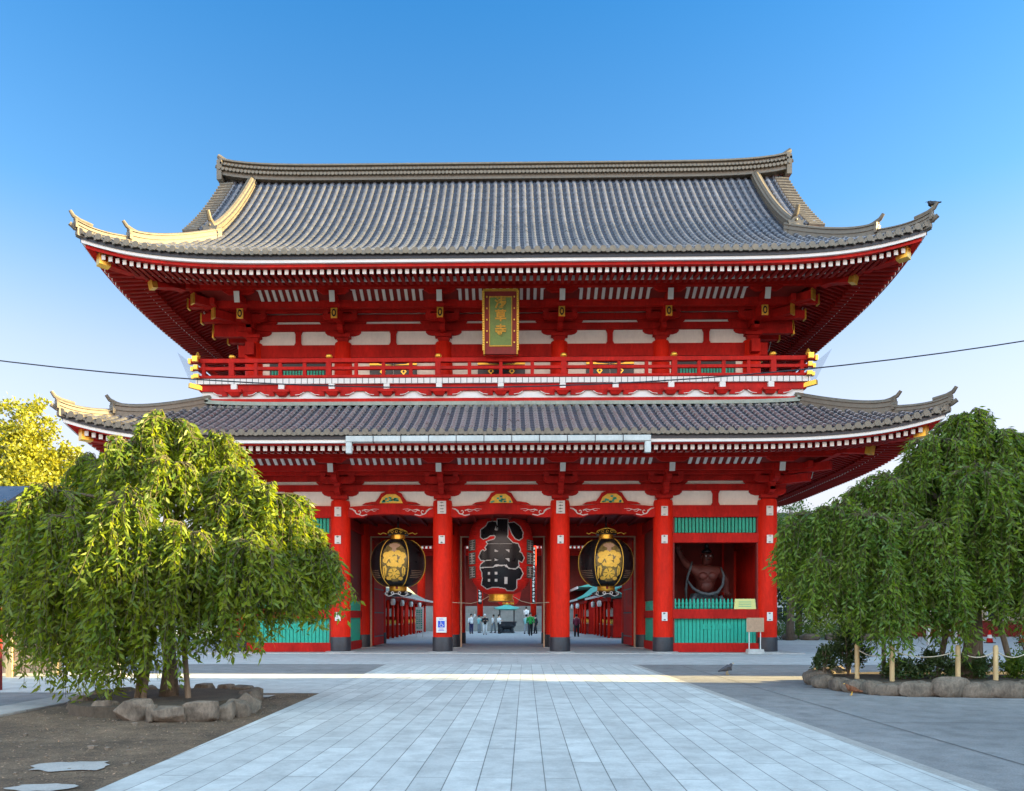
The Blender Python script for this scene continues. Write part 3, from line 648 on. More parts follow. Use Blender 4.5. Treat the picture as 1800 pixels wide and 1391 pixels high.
# ------------------------------------------------------------------ brackets
def bracket_set(x, wy, z0, parent, upper, dirn=(0,-1), corner=False):
    aw = .214 if corner else .2
    if corner: z0 = z0+.006
    """three-stepped bracket cluster; dirn = outward direction"""
    ox, oy = dirn; sx, sy = -oy, ox     # sideways
    base = Vector((x, wy, z0)); mb = MB()
    def W(a, o, z): return (x+sx*a+ox*o, wy+sy*a+oy*o, z0+z)
    def blk(a, o, z, s=.26, h=.17):
        c = W(a, o, z+h/2); mb.cbox(c, s, s, h, .68)
    def arm(a0, a1, o, z, h=.25, w=aw):    # sideways arm with curved underside
        e = .24; poly = [(a0,z+h),(a0,z+h*.5),(a0+e*.35,z+h*.18),(a0+e,z),(a1-e,z),(a1-e*.35,z+h*.18),(a1,z+h*.5),(a1,z+h)]
        mb.prism(poly, o-w/2, o+w/2, lambda p, q, c: W(p, c, q))
    def outarm(o1, z, h=.25, w=aw, o0=-.3):
        e = .24; poly = [(o0,z+h),(o0,z),(o1-e,z),(o1-e*.35,z+h*.18),(o1,z+h*.5),(o1,z+h)]
        mb.prism(poly, -w/2, w/2, lambda p, q, c: W(c, p, q))
    if not corner: mb.cbox(W(0,0,.06)[:2]+(z0+.07,), .52, .52, .16, .72); mb.cbox(W(0,0,.18)[:2]+(z0+.22,), .66, .66, .14)
    arm(-.72, .72, 0, .27); outarm(.72, .27)
    for a in ((-.6, .6) if corner else (-.6, 0, .6)): blk(a, 0, .52)
    blk(0, .58, .52)
    arm(-.95, .95, 0, .69, .24); arm(-.68, .68, .56, .69); outarm(1.25, .69)
    for a in (-.56, 0, .56): blk(a, .56, .94)
    blk(0, 1.1, .94)
    arm(-.62, .62, 1.1, 1.10, .2)
    tip = MB(); tipo = 1.98 if upper else 1.75
    o = mb.build('bracket_cluster', M['red'], parent)
    mb = MB(); mb.beam(W(0, .2, 1.42), W(0, tipo, 1.08), .2, .24); mb.build('tail_rafter', M['red'], o)
    # end grain: pale end above, gold emblem below
    t = MB(); t.beam(W(0, tipo+.015, 1.078), W(0, tipo-.02, 1.086), .204, .40 if upper else .32); t.build('white_beam_end', M['white'], o)
    if upper:
        mb = MB(); mb.beam(W(0, .6, .70), W(0, 1.62, .58), .22, .3); mb.build('nose_beam', M['red'], o)
        g = MB(); g.beam(W(0, 1.66, .58), W(0, 1.60, .58), .24, .38); g.build('gold_emblem_plate', M['gold'], o)
        k = MB(); k.lathe([(.085,0),(.085,.01)], (0,0,0), 12)
        vs = [W(math.cos(a)*.085, 1.665, .58+math.sin(a)*.15) for a in [2*math.pi*i/14 for i in range(14)]]
        q = MB().add(vs+[W(math.cos(a)*.085, 1.64, .58+math.sin(a)*.15) for a in [2*math.pi*i/14 for i in range(14)]], [tuple(range(14)), tuple(range(27,13,-1))]+[(i,(i+1)%14,14+(i+1)%14,14+i) for i in range(14)])
        e = q.build('black_oval', M['black'], o)
        vs = [W(math.cos(a)*.045, 1.672, .58+math.sin(a)*.085) for a in [2*math.pi*i/10 for i in range(10)]]
        MB().add(vs+[W(math.cos(a)*.045, 1.66, .58+math.sin(a)*.085) for a in [2*math.pi*i/10 for i in range(10)]], [tuple(range(10)), tuple(range(19,9,-1))]+[(i,(i+1)%10,10+(i+1)%10,10+i) for i in range(10)]).build('gold_boss', M['gold'], o)
    arm2 = MB(); z = 1.28 if upper else 1.3
    poly = [(-.6,z+.16),(-.6,z+.08),(-.4,z-.04),(.4,z-.04),(.6,z+.08),(.6,z+.16)]
    arm2.prism(poly, 1.72, 1.88, lambda p, q, c: W(p, c, q)); arm2.build('top_arm', M['red'], o)
    return o
def storey(z0, XS, wy, upper, hx, hd):
    for x in XS[1:-1]: bracket_set(x, wy, z0, gate, upper)
    for s in (-1, 1):
        for y in (YC,): bracket_set(s*hx, y, z0, gate, upper, (s, 0))
        # corner cluster
        bracket_set(s*hx, wy, z0, gate, upper, (0, -1)); bracket_set(s*hx, wy, z0, gate, upper, (s, 0), True)
        d = Vector((s, -1, 0)).normalized(); c = Vector((s*hx, wy, z0))
        for L, z, zz in ((1.7,.80,.77),(2.5,1.16,1.1),):
            o = MB().beam(c+Vector((0,0,z)), c+d*L+Vector((0,0,zz)), .24, .30).build('diagonal_arm', M['red'], gate)
            if upper: MB().beam(c+d*(L-.03)+Vector((0,0,zz)), c+d*(L+.03)+Vector((0,0,zz)), .28, .40).build('gold_end_plate', M['gold'], o)
        if upper:     # arms running sideways past the corner with gold ends
            for L, z, y in ((2.2,1.16,wy-1.1),(1.9,.80,wy-.56),(1.65,.42,wy),(1.65,.75,wy+1.6)):
                o = MB().beam((s*(hx-.4), y, z0+z), (s*(hx+L), y, z0+z), .226, .306).build('corner_arm', M['red'], gate)
                MB().beam((s*(hx+L-.03), y, z0+z), (s*(hx+L+.03), y, z0+z), .24, .40).build('gold_end_plate', M['gold'], o)
    # purlins at each step, all the way round
    def ring(o, za, zb, w, name, m=M['red']):
        mb = MB(); a, b = hx+o, (YC-wy)+o; e = .5
        mb.box(-a-e, a+e, YC-b-w/2, YC-b+w/2, z0+za, z0+zb); mb.box(-a-e, a+e, YC+b-w/2, YC+b+w/2, z0+za, z0+zb)
        mb.box(-a-w/2, -a+w/2, YC-b-e, YC+b+e, z0+za+.003, z0+zb-.003); mb.box(a-w/2, a+w/2, YC-b-e, YC+b+e, z0+za+.003, z0+zb-.003)
        return mb.build(name, m, gate)
    rz = (1.42, 1.66) if upper else (1.42, 1.60)
    ring(1.85, rz[0], rz[1], .2, 'eave_purlin')
    ring(1.1, .98 if upper else 1.08, 1.22 if upper else 1.32, .18, 'step_beam'); ring(.56, 1.02, 1.2, .18, 'step_beam')
    # sloping ribbed cove between the steps: white ribs on a dark board
    cv = MB(); rb = MB(); a0, b0, zA, zB = 1.2, 1.76, z0+(1.20 if upper else 1.28), z0+(1.48 if upper else 1.56)
    cv.add([(-hx-b0, wy-b0, zB+.05), (hx+b0, wy-b0, zB+.05), (hx+a0, wy-a0, zA+.05), (-hx-a0, wy-a0, zA+.05)], [(0,1,2,3)])
    cv.add([(-hx-1.1, wy-1.1, z0+1.24), (hx+1.1, wy-1.1, z0+1.24), (hx+.5, wy-.5, z0+1.20), (-hx-.5, wy-.5, z0+1.20)], [(0,1,2,3)])
    cv.build('cove_board', M['darkwood'], gate)
    for a, b in zip(XS[:-1], XS[1:]):
        rb = MB(); L = (b-a)-1.5; m = max(2, int(L/.26)); mid = (a+b)/2
        for i in range(m+1):
            x = mid-L/2+L*i/m; dx = 0
            if i == 0: dx = .16
            if i == m: dx = -.16
            rb.beam((x, wy-a0-.02, zA+.02), (x, wy-b0+.02, zB+.02), .115, .04)
            if dx: rb.beam((x+dx*1.3, wy-a0-.05, zA+.24), (x-dx*.6, wy-b0+.1, zB-.02), .06, .03)
        rb.build('cove_ribs', M['white'], gate)
storey(5.94, CX, 30.0, False, 10.45, 4.25)
# ---- upper storey body
WY = 30.5
for x in UX:
    MB().lathe([(.36,9.5),(.36,12.35),(.33,12.45)], (x, WY, 0), 24).build('upper_column', M['redcol'], gate, smooth=40)
for s in (-1, 1):
    for y in (YC, 38.0): MB().lathe([(.36,9.5),(.36,12.45)], (s*10, y, 0), 20).build('upper_column', M['redcol'], gate, smooth=40)
    MB().box(s*10-.04, s*10+.04, WY, 38, 9.5, 14.2).build('plaster_wall', M['plaster'], gate)
    for z0, z1 in ((11.86,12.36),(12.94,13.2),(13.33,13.58),(13.7,13.95),(9.7,9.95)): MB().box(s*10-.17, s*10+.17, WY-.6, 38.6, z0, z1).build('tie_beam', M['red'], gate)
MB().box(-9.95, 9.95, WY-.03, WY+.03, 9.5, 14.2).build('plaster_wall', M['plaster'], gate)
MB().box(-9.95, 9.95, 37.97, 38.03, 9.5, 14.2).build('back_wall', M['red'], gate)
for z0, z1, th in ((11.86,12.36,.34),(12.94,13.2,.34),(13.33,13.58,.34),(13.7,14.2,.34)):
    MB().box(-10.6, 10.6, WY-th/2, WY+th/2, z0, z1).build('tie_beam', M['red'], gate, bevel=.01)
storey(12.48, UX, WY, True, 10.0, 3.75)
for a, b in zip(UX[:-1], UX[1:]):
    mid = (a+b)/2
    if abs(mid) > .1:
        MB().prism([(-.17,0),(-.11,.12),(-.11,.45),(-.17,.58),(.17,.58),(.11,.45),(.11,.12),(.17,0)], WY-.12, WY-.031, lambda p, q, y, m=mid: (m+p, y, 12.36+q)).build('strut', M['red'], gate)
    MB().box(a+.3, b-.3, WY-.14, WY+.1, 9.6, 9.95).build('sill_beam', M['red'], gate)
    outer = abs(mid) > 8
    if outer:     # green lattice window
        w = MB().box(mid-1.15, mid+1.15, WY-.12, WY-.04, 10.15, 11.7).build('window_frame', M['iron'], gate)
        mb = MB()
        for k in range(18): mb.box(mid-1.02+k*.12-.036, mid-1.02+k*.12+.036, WY-.16, WY-.13, 10.2, 11.40)
        mb.build('lattice_bars', M['teal'], w)
    else:         # black lacquer doors with gold fittings
        for e in (-1, 1):
            d = MB().box(mid+(.02 if e > 0 else -.95), mid+(.95 if e > 0 else -.02), WY-.1, WY-.04, 10.0, 11.72).build('door_panel', M['black'], gate, bevel=.01)
            cx = mid+e*.42; MB().prism([(-.12,0),(0,.14),(.12,0),(0,-.14)], WY-.125, WY-.101, lambda p, q, y, c=cx: (c+p, y, 11.29+q)).build('gold_fitting', M['gold'], d)
            MB().tube([(cx, WY-.13, 11.29), (cx, WY-.118, 11.29)], .05, 10).build('fitting_boss', M['black'], d)
            MB().prism([(0,0),(.95,0),(.95,.1),(.75,.12),(.5,.04),(.3,.03)], WY-.13, WY-.102, lambda p, q, y, c=mid, e=e: (c+e*p, y, 11.55+q)).build('gold_fitting', M['gold'], d)
# ------------------------------------------------------------------ balcony
BX, BY = 11.55, 28.90
def around(mb, o, z0, z1, w):
    a, y = BX+o, BY-o; yb = 2*YC-BY+o
    mb.box(-a, a, y, y+w, z0, z1); mb.box(-a, -a+w, y+w+.002, yb, z0, z1); mb.box(a-w, a, y+w+.002, yb, z0, z1); mb.box(-a, a, yb+.002, yb+w, z0, z1)
bal = MB(); around(bal, 0, 9.58, 9.80, .2); bal = bal.build('balcony', M['red'], gate, bevel=.01)
mb = MB(); around(mb, -.06, 9.78, 10.12, .06); mb.build('plaster_frieze', M['white'], bal)
mb = MB(); around(mb, .02, 10.08, 10.33, .22); mb.build('joist_beam', M['red'], bal)
mb = MB(); around(mb, .12, 10.335, 10.53, .14); mb.build('white_joist_ends', M['white'], bal)
mb = MB()
for k in range(100): x = -11.6+23.2*k/99; mb.box(x-.01, x+.01, BY-.126, BY-.119, 10.335, 10.53)
mb.build('joist_gaps', M['iron'], bal)
MB().box(-BX-.1, BX+.1, BY-.1, 2*YC-BY+.1, 10.53, 10.56).build('balcony_floor', M['darkwood'], bal)
for x in [-10.2, -8.38, -6.45, -4.35, -2.35, 0, 2.35, 4.35, 6.45, 8.38, 10.2]:
    b = MB(); b.cbox((x, BY-.02, 9.95), .5, .34, .13, .55); b.cbox((x, BY-.02, 10.06), .62, .36, .1)
    b = b.build('bracket_block', M['red'], bal)
    MB().box(x-.11, x+.11, BY-.16, BY+.1, 9.98, 10.32).build('white_beam_end', M['white'], b, bevel=.01)
    sc = MB()
    for s in (-1, 1):
        sp = [(x+s*(.56+.012*t*math.cos(t*.55)), BY+.03, 10.0+.011*t*math.sin(t*.55)) for t in range(1, 10)]; sc.tube(sp, .014, 5)
        b2 = MB().prism([(.3,10.1),(.95,10.1),(.8,10.03),(.62,9.9),(.3,9.9)], BY-.01, BY+.05, lambda p, q, y, x=x, s=s: (x+s*p, y, q)).build('scroll_bracket', M['red'], b)
        sc.tube([(x+s*.5, BY-.02, 9.93), (x+s*.68, BY-.02, 9.95), (x+s*.84, BY-.02, 10.04)], .014, 5)
    sc.build('scroll_painting', M['white'], b)
def rail(z0, z1, w, name, o=.05, ext=.22):
    mb = MB(); a = BX+o; yb = 2*YC-BY
    mb.box(-a-ext, a+ext, BY-o-w/2, BY-o+w/2, z0, z1)
    mb.box(-a-w/2, -a+w/2, BY-o-ext, yb+ext, z0+.004, z1-.004); mb.box(a-w/2, a+w/2, BY-o-ext, yb+ext, z0+.004, z1-.004)
    r = mb.build(name, M['red'], bal, bevel=.01)
    for s in (-1, 1):
        MB().box(min(s*(a+ext-.08), s*(a+ext+.02)), max(s*(a+ext-.08), s*(a+ext+.02)), BY-o-w/2-.015, BY-o+w/2+.015, z0-.015, z1+.015).build('gold_cap', M['gold'], r)
        g = MB(); g.box(s*a-w/2-.02, s*a+w/2+.02, BY-o-ext-.02, BY-o-ext+.1, z0-.02, z1+.02)
        g.build('gold_cap', M['gold'], r)
        g = MB().tube([(s*a, BY-o-ext-.03, (z0+z1)/2), (s*a, BY-o-ext-.02, (z0+z1)/2)], (z1-z0)*.62, 12).build('gold_disc', M['gold'], r)
rail(10.562, 10.66, .16, 'bottom_rail'); rail(10.87, 10.99, .12, 'middle_rail', ext=.26); rail(11.14, 11.30, .17, 'top_rail', ext=.34)
for s in (-1, 1):
    MB().tube([(s*(BX+.05), BY-.1, 11.3), (s*(BX+.05), BY-.1, 11.4), (s*(BX+.05), BY-.1, 11.56)], [.06,.1,.03], 10).build('gold_finial', M['gold'], bal)
    MB().beam((s*(BX-.2), BY+.2, 10.2), (s*(BX+.30), BY-.30, 10.24), .15, .17).build('corner_nose', M['gold'], bal)
px = []
for a, b in zip(UX[:-1], UX[1:]):
    px += [a + (b-a)*k/4 for k in range(4)]
px.append(UX[-1]); px += [-11.05, 11.05]
for i, x in enumerate(px):
    x *= 1.03; big = i < 20 and i % 4 == 0 or i == 20
    w = .2 if big else .13
    p = MB().box(x-w/2, x+w/2, BY-.05-w/2+.01, BY-.05+w/2-.01, 10.66, 11.14).build('baluster', M['red'], bal)
    if big: MB().lathe([(.0,0),(.1,.03),(.13,.09),(.1,.16),(0,.19)], (x, BY-.02, 11.30), 14, cap=False).build('gold_cap', M['gold'], p, smooth=True)
# thin pale-blue bird netting hung from the eave corners to the balcony
net = bpy.data.materials.new('bird_net'); net.use_nodes = True; N = net.node_tree.nodes; L = net.node_tree.links
tr = N.new('ShaderNodeBsdfTransparent'); ms = N.new('ShaderNodeMixShader'); ms.inputs[0].default_value = .72
N['Principled BSDF'].inputs['Base Color'].default_value = (.12,.5,.7,1); N['Principled BSDF'].inputs['Roughness'].default_value = .8
L.new(N['Principled BSDF'].outputs[0], ms.inputs[1]); L.new(tr.outputs[0], ms.inputs[2]); L.new(ms.outputs[0], N['Material Output'].inputs[0])
for s in (-1, 1):
    MB().add([(s*14.35, 33.2, 13.12), (s*12.0, 29.1, 10.45), (s*12.0, 39.5, 10.45), (s*14.35, 42.0, 13.12)], [(0,1,2,3)]).build('bird_net', net, gate)
# ------------------------------------------------------------------ lettering and relief helpers
def text_mesh(name, txt, size, depth, m, parent, at, bold=0.0, rot=None, align='CENTER'):
    cu = bpy.data.curves.new(name, 'FONT'); cu.body = txt; cu.size = size; cu.extrude = depth; cu.offset = bold
    cu.align_x = align; cu.align_y = 'CENTER'; cu.resolution_u = 2
    t = bpy.data.objects.new(name, cu); me = bpy.data.meshes.new_from_object(t); bpy.data.objects.remove(t)
    rot = rot or Matrix.Rotation(R(90), 4, 'X')
    me.transform(Matrix.Translation(Vector(at)) @ rot); me.materials.clear(); me.materials.append(m); me.name = name
    o = bpy.data.objects.new(name, me); COL.objects.link(o)
    if parent:
        o.parent = parent
        if parent.type == 'EMPTY': o.matrix_parent_inverse = (Matrix.Translation(parent.location) @ parent.rotation_euler.to_matrix().to_4x4()).inverted()
    return o
def inpoly(x, y, P):
    c = False; n = len(P); j = n-1
    for i in range(n):
        if (P[i][1] > y) != (P[j][1] > y) and x < (P[j][0]-P[i][0])*(y-P[i][1])/(P[j][1]-P[i][1])+P[i][0]: c = not c
        j = i
    return c
def segd(x, y, P):
    d = 1e9; n = len(P)
    for i in range(n):
        ax, ay = P[i]; bx, by = P[(i+1) % n]; dx, dy = bx-ax, by-ay; L = dx*dx+dy*dy or 1e-9
        t = max(0, min(1, ((x-ax)*dx+(y-ay)*dy)/L)); d = min(d, math.hypot(x-ax-t*dx, y-ay-t*dy))
    return d
def raster(polys, cell, grow, fn, skip=None):
    """cells whose centre lies in (or within grow of) a polygon, laid on a curved surface by fn"""
    x0 = min(p[0] for P in polys for p in P)-grow-cell; x1 = max(p[0] for P in polys for p in P)+grow+cell
    y0 = min(p[1] for P in polys for p in P)-grow-cell; y1 = max(p[1] for P in polys for p in P)+grow+cell
    mb = MB(); idx = {}
    def vid(i, j):
        if (i, j) not in idx: idx[(i, j)] = len(mb.v); mb.v.append(fn(x0+i*cell, y0+j*cell))
        return idx[(i, j)]
    for j in range(int((y1-y0)/cell)):
        for i in range(int((x1-x0)/cell)):
            x, y = x0+(i+.5)*cell, y0+(j+.5)*cell
            if any(inpoly(x, y, P) or (grow and segd(x, y, P) < grow) for P in polys) and not (skip and skip(x, y)):
                mb.f.append((vid(i,j), vid(i,j+1), vid(i+1,j+1), vid(i+1,j))); mb.m.append(0)
    return mb
# ------------------------------------------------------------------ the great red paper lantern
LX, LY = -0.06, 33.2
lan = empty('paper_lantern', (LX, LY, 2.4), 'giant red paper lantern with black characters edged white, hanging in the middle bay', 'lantern', 'lanterns hanging in the gate')
ZC, HH, RR = 4.22, 1.80, 1.43
def lr_(z):
    s_ = min(1, abs(z-ZC)/HH*.965); return RR*(1-s_**2.7)**(1/2.7)
prof = []
for i in range(181):
    z = ZC-HH+2*HH*i/180; prof.append((lr_(z)+.012*math.cos(i*math.pi*2/4.5), z))
MB().lathe(prof, (LX, LY, 0), 64).build('paper_body', M['paper'], lan, smooth=60)
MB().lathe([(.50,2.10),(.56,2.13),(.56,2.20),(.52,2.22),(.52,2.38),(.57,2.40),(.57,2.46),(.40,2.47)], (LX, LY, 0), 40).build('gold_collar', M['gold'], lan, smooth=40)
MB().lathe([(.56,5.98),(.62,6.02),(.62,6.3),(.5,6.34)], (LX, LY, 0), 40).build('top_ring', M['black'], lan, smooth=40)
PX = 5.15*40.0       # tracing units per metre
def on_lan(px, py, off):
    x = (px-520)/PX; z = 2.42+(832-py)/PX; r = lr_(z)+.02+off
    return (LX+x, LY-math.sqrt(max(.01, r*r-x*x)), z)
left = [(350,275),(375,262),(398,243),(412,212),(450,206),(480,210),(492,245),(497,300),(482,345),(470,330),(430,330),(400,350),(370,357),(350,340)]
right_ = [(586,222),(640,213),(688,248),(714,300),(708,345),(682,366),(650,355),(625,320),(605,270)]
cent = [(494,185),(582,185),(584,300),(578,350),(480,350),(497,300)]
boat = [(480,345),(578,345),(610,380),(625,395),(670,402),(692,450),(682,470),(702,480),(724,520),(706,556),(672,540),(677,590),(650,615),(590,610),(558,582),(520,590),(480,582),(460,600),(345,600),(350,580),(395,545),(350,540),(334,510),(350,470),(368,455),(380,470),(402,450),(390,435),(415,400),(400,385),(470,365)]
town = [(345,612),(460,608),(482,592),(515,598),(560,592),(590,620),(650,625),(680,605),(692,615),(714,655),(692,698),(660,708),(657,780),(632,802),(580,802),(560,782),(510,775),(450,772),(400,787),(355,752),(365,700),(360,645)]
W_ = raster([left, right_, cent, boat, town], 4, 8, lambda x, y: on_lan(x, y, .012))
W_.build('white_outline', M['white'], lan)
holes = [[(468,285),(480,250),(492,290)],[(470,450),(508,470),(470,474)],[(560,452),(600,452),(596,478)],[(470,530),(505,545),(470,552)],[(562,530),(600,530),(598,560)],
         [(455,600),(480,580),(510,583),(490,602)],[(555,585),(575,582),(590,610),(565,605)],[(410,645),(432,645),(432,668),(410,668)],[(470,645),(493,645),(493,668),(470,668)],
         [(410,707),(432,707),(432,730),(410,730)],[(470,707),(493,707),(493,730),(470,730)],[(553,688),(582,688),(582,750),(553,750)]]
def lines(x, y): # thin white dividing lines between characters
    for P, w in (([(410,403),(620,403)],3.5),([(345,606),(460,604),(485,592),(520,590),(558,586),(590,615),(650,620),(676,600)],3.5),([(395,545),(440,545)],3),([(590,240),(606,300),(625,330)],0)):
        if w and min(segd(x, y, [P[i], P[i+1]]) for i in range(len(P)-1)) < w: return True
    return any(inpoly(x, y, h) for h in holes)
raster([left, right_, cent, boat, town], 4, 0, lambda x, y: on_lan(x, y, .03), skip=lines).build('lantern_characters', M['black'], lan)
for sgn, cx_ in ((-1, 268), (1, 782)):      # three small inscribed plates down each side
    for k, (ya, yb) in enumerate(((355,455),(468,575),(588,690))):
        P = [(cx_-32*1.0, ya), (cx_+32, ya), (cx_+32, yb), (cx_-32, yb)]
        pl = raster([P], 8, 0, lambda x, y: on_lan(x, y, .012)).build('inscription_plate', M['greygreen'], lan)
        L_ = []
        rnd = random.Random(k*7+sgn)
        for q in range(5):
            yy = ya+10+q*(yb-ya-20)/4; L_.append([(cx_-24+rnd.uniform(0,8), yy-3), (cx_+24-rnd.uniform(0,8), yy-3), (cx_+24, yy+2), (cx_-24, yy+2)])
        L_.append([(cx_-4+rnd.uniform(-8,8), ya+8), (cx_+4, ya+8), (cx_+4, yb-8), (cx_-4, yb-8)])
        raster(L_, 4, 0, lambda x, y: on_lan(x, y, .022)).build('small_characters', M['white'], pl)
mb = MB()
for s in (-1, 1): mb.tube([(LX+s*.5, LY, 2.35), (LX+s*.9, LY-.1, 2.12), (LX+s*1.3, LY-.2, 2.02), (LX+s*2.1, LY-.4, 2.06)], .012, 5)
mb.build('stay_rope', M['rope'], lan)
for s in (-1,1): MB().tube([(LX+s*.3, LY, 6.2), (LX+s*.3, LY, 5.5)], .04, 8) if 0 else None
MB().tube([(LX, LY, 6.3), (LX, LY, 6.9)], .06, 8).build('hanger', M['iron'], lan)
# ------------------------------------------------------------------ the two black metal lanterns
def round_lantern(cx, label):
    Y0 = 31.7; o = empty('metal_lantern', (cx, Y0, 2.4), label, 'lantern', 'lanterns hanging in the gate')
    RX, HZ, zc = 1.13, .98, 3.68
    def rad(z): s_ = min(1, abs(z-zc)/HZ*.93); return RX*(1-s_**2.3)**(1/2.3)
    MB().lathe([(rad(zc-HZ+2*HZ*i/30), zc-HZ+2*HZ*i/30) for i in range(31)], (cx, Y0, 0), 48).build('black_body', M['black'], o, smooth=50)
    for a in (30, 90, 150, 210, 270, 330):
        an = R(a+0); an = R(a-90+ (0)); dx, dy = math.cos(R(a+0)), math.sin(R(a+0))
        ang = R(-90+{30:-30,90:30,150:90,210:150,270:210,330:270}[a])
        pts = [(cx+(rad(z)+.012)*math.cos(ang), Y0+(rad(z)+.012)*math.sin(ang), z) for z in [zc-HZ*.98+1.96*HZ*i/20 for i in range(21)]]
        MB().tube(pts, .02, 6).build('brass_rib', M['goldp'], o, smooth=True)
    mb = MB()
    for s in (-1, 1):
        for k in range(5):
            z = zc-.35-.07*k; r = rad(z)+.008; a0, a1 = (math.radians(-90+38), math.radians(-90+75)) if s > 0 else (math.radians(-90-75), math.radians(-90-38))
            mb.tube([(cx+r*math.cos(a0+(a1-a0)*i/6), Y0+r*math.sin(a0+(a1-a0)*i/6), z) for i in range(7)], .008, 4)
    mb.build('slots', M['signbrown'], o)
    # glazed front window with a gold cut-out crest
    def on(px, py, off):
        x = (px-540)/3.975/42.2; z = zc-(py-655)/3.975/42.2; r = rad(z)+off; return (cx+x, Y0-math.sqrt(max(.01, r*r-x*x)), z)
    win = [(540+88*math.sin(t), 655-136*math.cos(t)*1.0) for t in [2*math.pi*i/28 for i in range(28)]]
    w = raster([win], 6, 0, lambda x, y: on(x, y, .010)).build('window_pane', M['window'], o)
    circ = lambda x, y, r, sy=1: [(x+r*math.cos(t), y+r*sy*math.sin(t)) for t in [2*math.pi*i/14 for i in range(14)]]
    bl = [circ(488,612,25,.9),circ(520,600,24,.8),circ(566,598,24,.8),circ(596,616,24,1),circ(482,648,20),circ(522,640,26,.8),circ(590,654,22,1),circ(552,634,22,.8),
          circ(540,676,30,.8),circ(506,672,16),circ(578,680,16),[(462,690),(484,682),(492,706),(484,742),(470,776),(460,740)],[(600,684),(616,700),(612,742),(596,756),(592,716)],
          circ(538,736,40,.9),circ(500,768,18,.7),circ(580,770,16,.7)]
    hole = [[(503,640),(510,640),(520,664),(512,666),(506,652),(496,668),(490,664)],[(560,612),(566,610),(570,628),(580,618),(585,622),(571,642),(570,656),(564,656),(564,640)],
            [(470,700),(474,700),(478,760),(474,760)],[(603,700),(607,700),(605,745),(601,745)],[(520,690),(556,694),(556,698),(520,695)]]
    for q in range(6):
        a = R(12+60*q); hole.append([(538+14*math.cos(a-.22), 736+13*math.sin(a-.22)), (538+38*math.cos(a-.05), 736+35*math.sin(a-.05)), (538+38*math.cos(a+.07), 736+35*math.sin(a+.07)), (538+14*math.cos(a+.22), 736+13*math.sin(a+.22))])
    raster(bl, 2.5, 0, lambda x, y: on(x, y, .03), skip=lambda x, y: any(inpoly(x, y, h) for h in hole)).build('gold_crest', M['goldp'], w)
    cap = [circ(540,545,38,.45),[(528,545),(552,545),(558,590),(522,590)]]
    raster(cap, 4, 0, lambda x, y: on(x, y, .025)).build('crest_top', M['signbrown'], w)
    # crown and collars
    MB().lathe([(.28,4.60),(.30,4.62),(.30,4.86),(.24,4.88)], (cx, Y0, 0), 24).build('gold_collar', M['gold'], o, smooth=30)
    MB().lathe([(.42,4.86),(.44,4.90),(.40,4.97),(.30,5.05),(.15,5.14),(.04,5.2),(.03,5.6)], (cx, Y0, 0), 24).build('crown', M['black'], o, smooth=50)
    mb = MB(); pts = [(cx+.42*math.sin(t), Y0-.42*math.cos(t)*1.0, 4.93+.16*(1-abs(t)/1.4)**.6) for t in [-1.4+2.8*i/14 for i in range(15)]]
    mb.tube(pts, .022, 5); mb.tube([(p[0], p[1], 4.90) for p in pts], .018, 5)
    for t in (-.9,-.45,0,.45,.9): mb.tube([(cx+.42*math.sin(t)+.05*math.cos(a), Y0-.44*math.cos(t), 4.96+.05*math.sin(a)) for a in [R(40*i) for i in range(9)]], .012, 4)
    for s in (-1, 1): mb.tube([(cx+s*.45, Y0-.1, 4.9), (cx+s*.62, Y0-.1, 4.95), (cx+s*.72, Y0-.1, 4.88), (cx+s*.82, Y0-.1, 4.93)], .02, 5)
    mb.build('gilt_filigree', M['goldp'], o, smooth=True)
    MB().lathe([(.36,2.52),(.37,2.54),(.37,2.76),(.34,2.78)], (cx, Y0, 0), 24).build('gold_collar', M['gold'], o, smooth=30)
    MB().cbox((cx, Y0-.37, 2.65), .1, .03, .12).build('crest_plate', M['darkwood'], o)
    MB().lathe([(.30,2.28),(.55,2.33),(.60,2.42),(.5,2.48),(.36,2.52)], (cx, Y0, 0), 24).build('skirt', M['black'], o, smooth=40)
    mb = MB()
    for t in (-.75, -.25, .25, .75):
        mb.tube([(cx+.585*math.sin(t)+.055*math.cos(a), Y0-.60*math.cos(t)-.0, 2.42+.05*math.sin(a)) for a in [R(40*i) for i in range(10)]], .014, 4)
    mb.tube([(cx+.6*math.sin(t), Y0-.6*math.cos(t), 2.34+.05*math.cos(t*6)) for t in [-1+2*i/24 for i in range(25)]], .014, 4)
    mb.build('white_scrollwork', M['white'], o)
M['window'] = mat('amber_window', (.20,.15,.05), .25, .4, 5)
round_lantern(-4.35, 'round black metal lantern with gold crest in the bay left of the red lantern')
round_lantern(4.35, 'round black metal lantern with gold crest in the bay right of the red lantern')
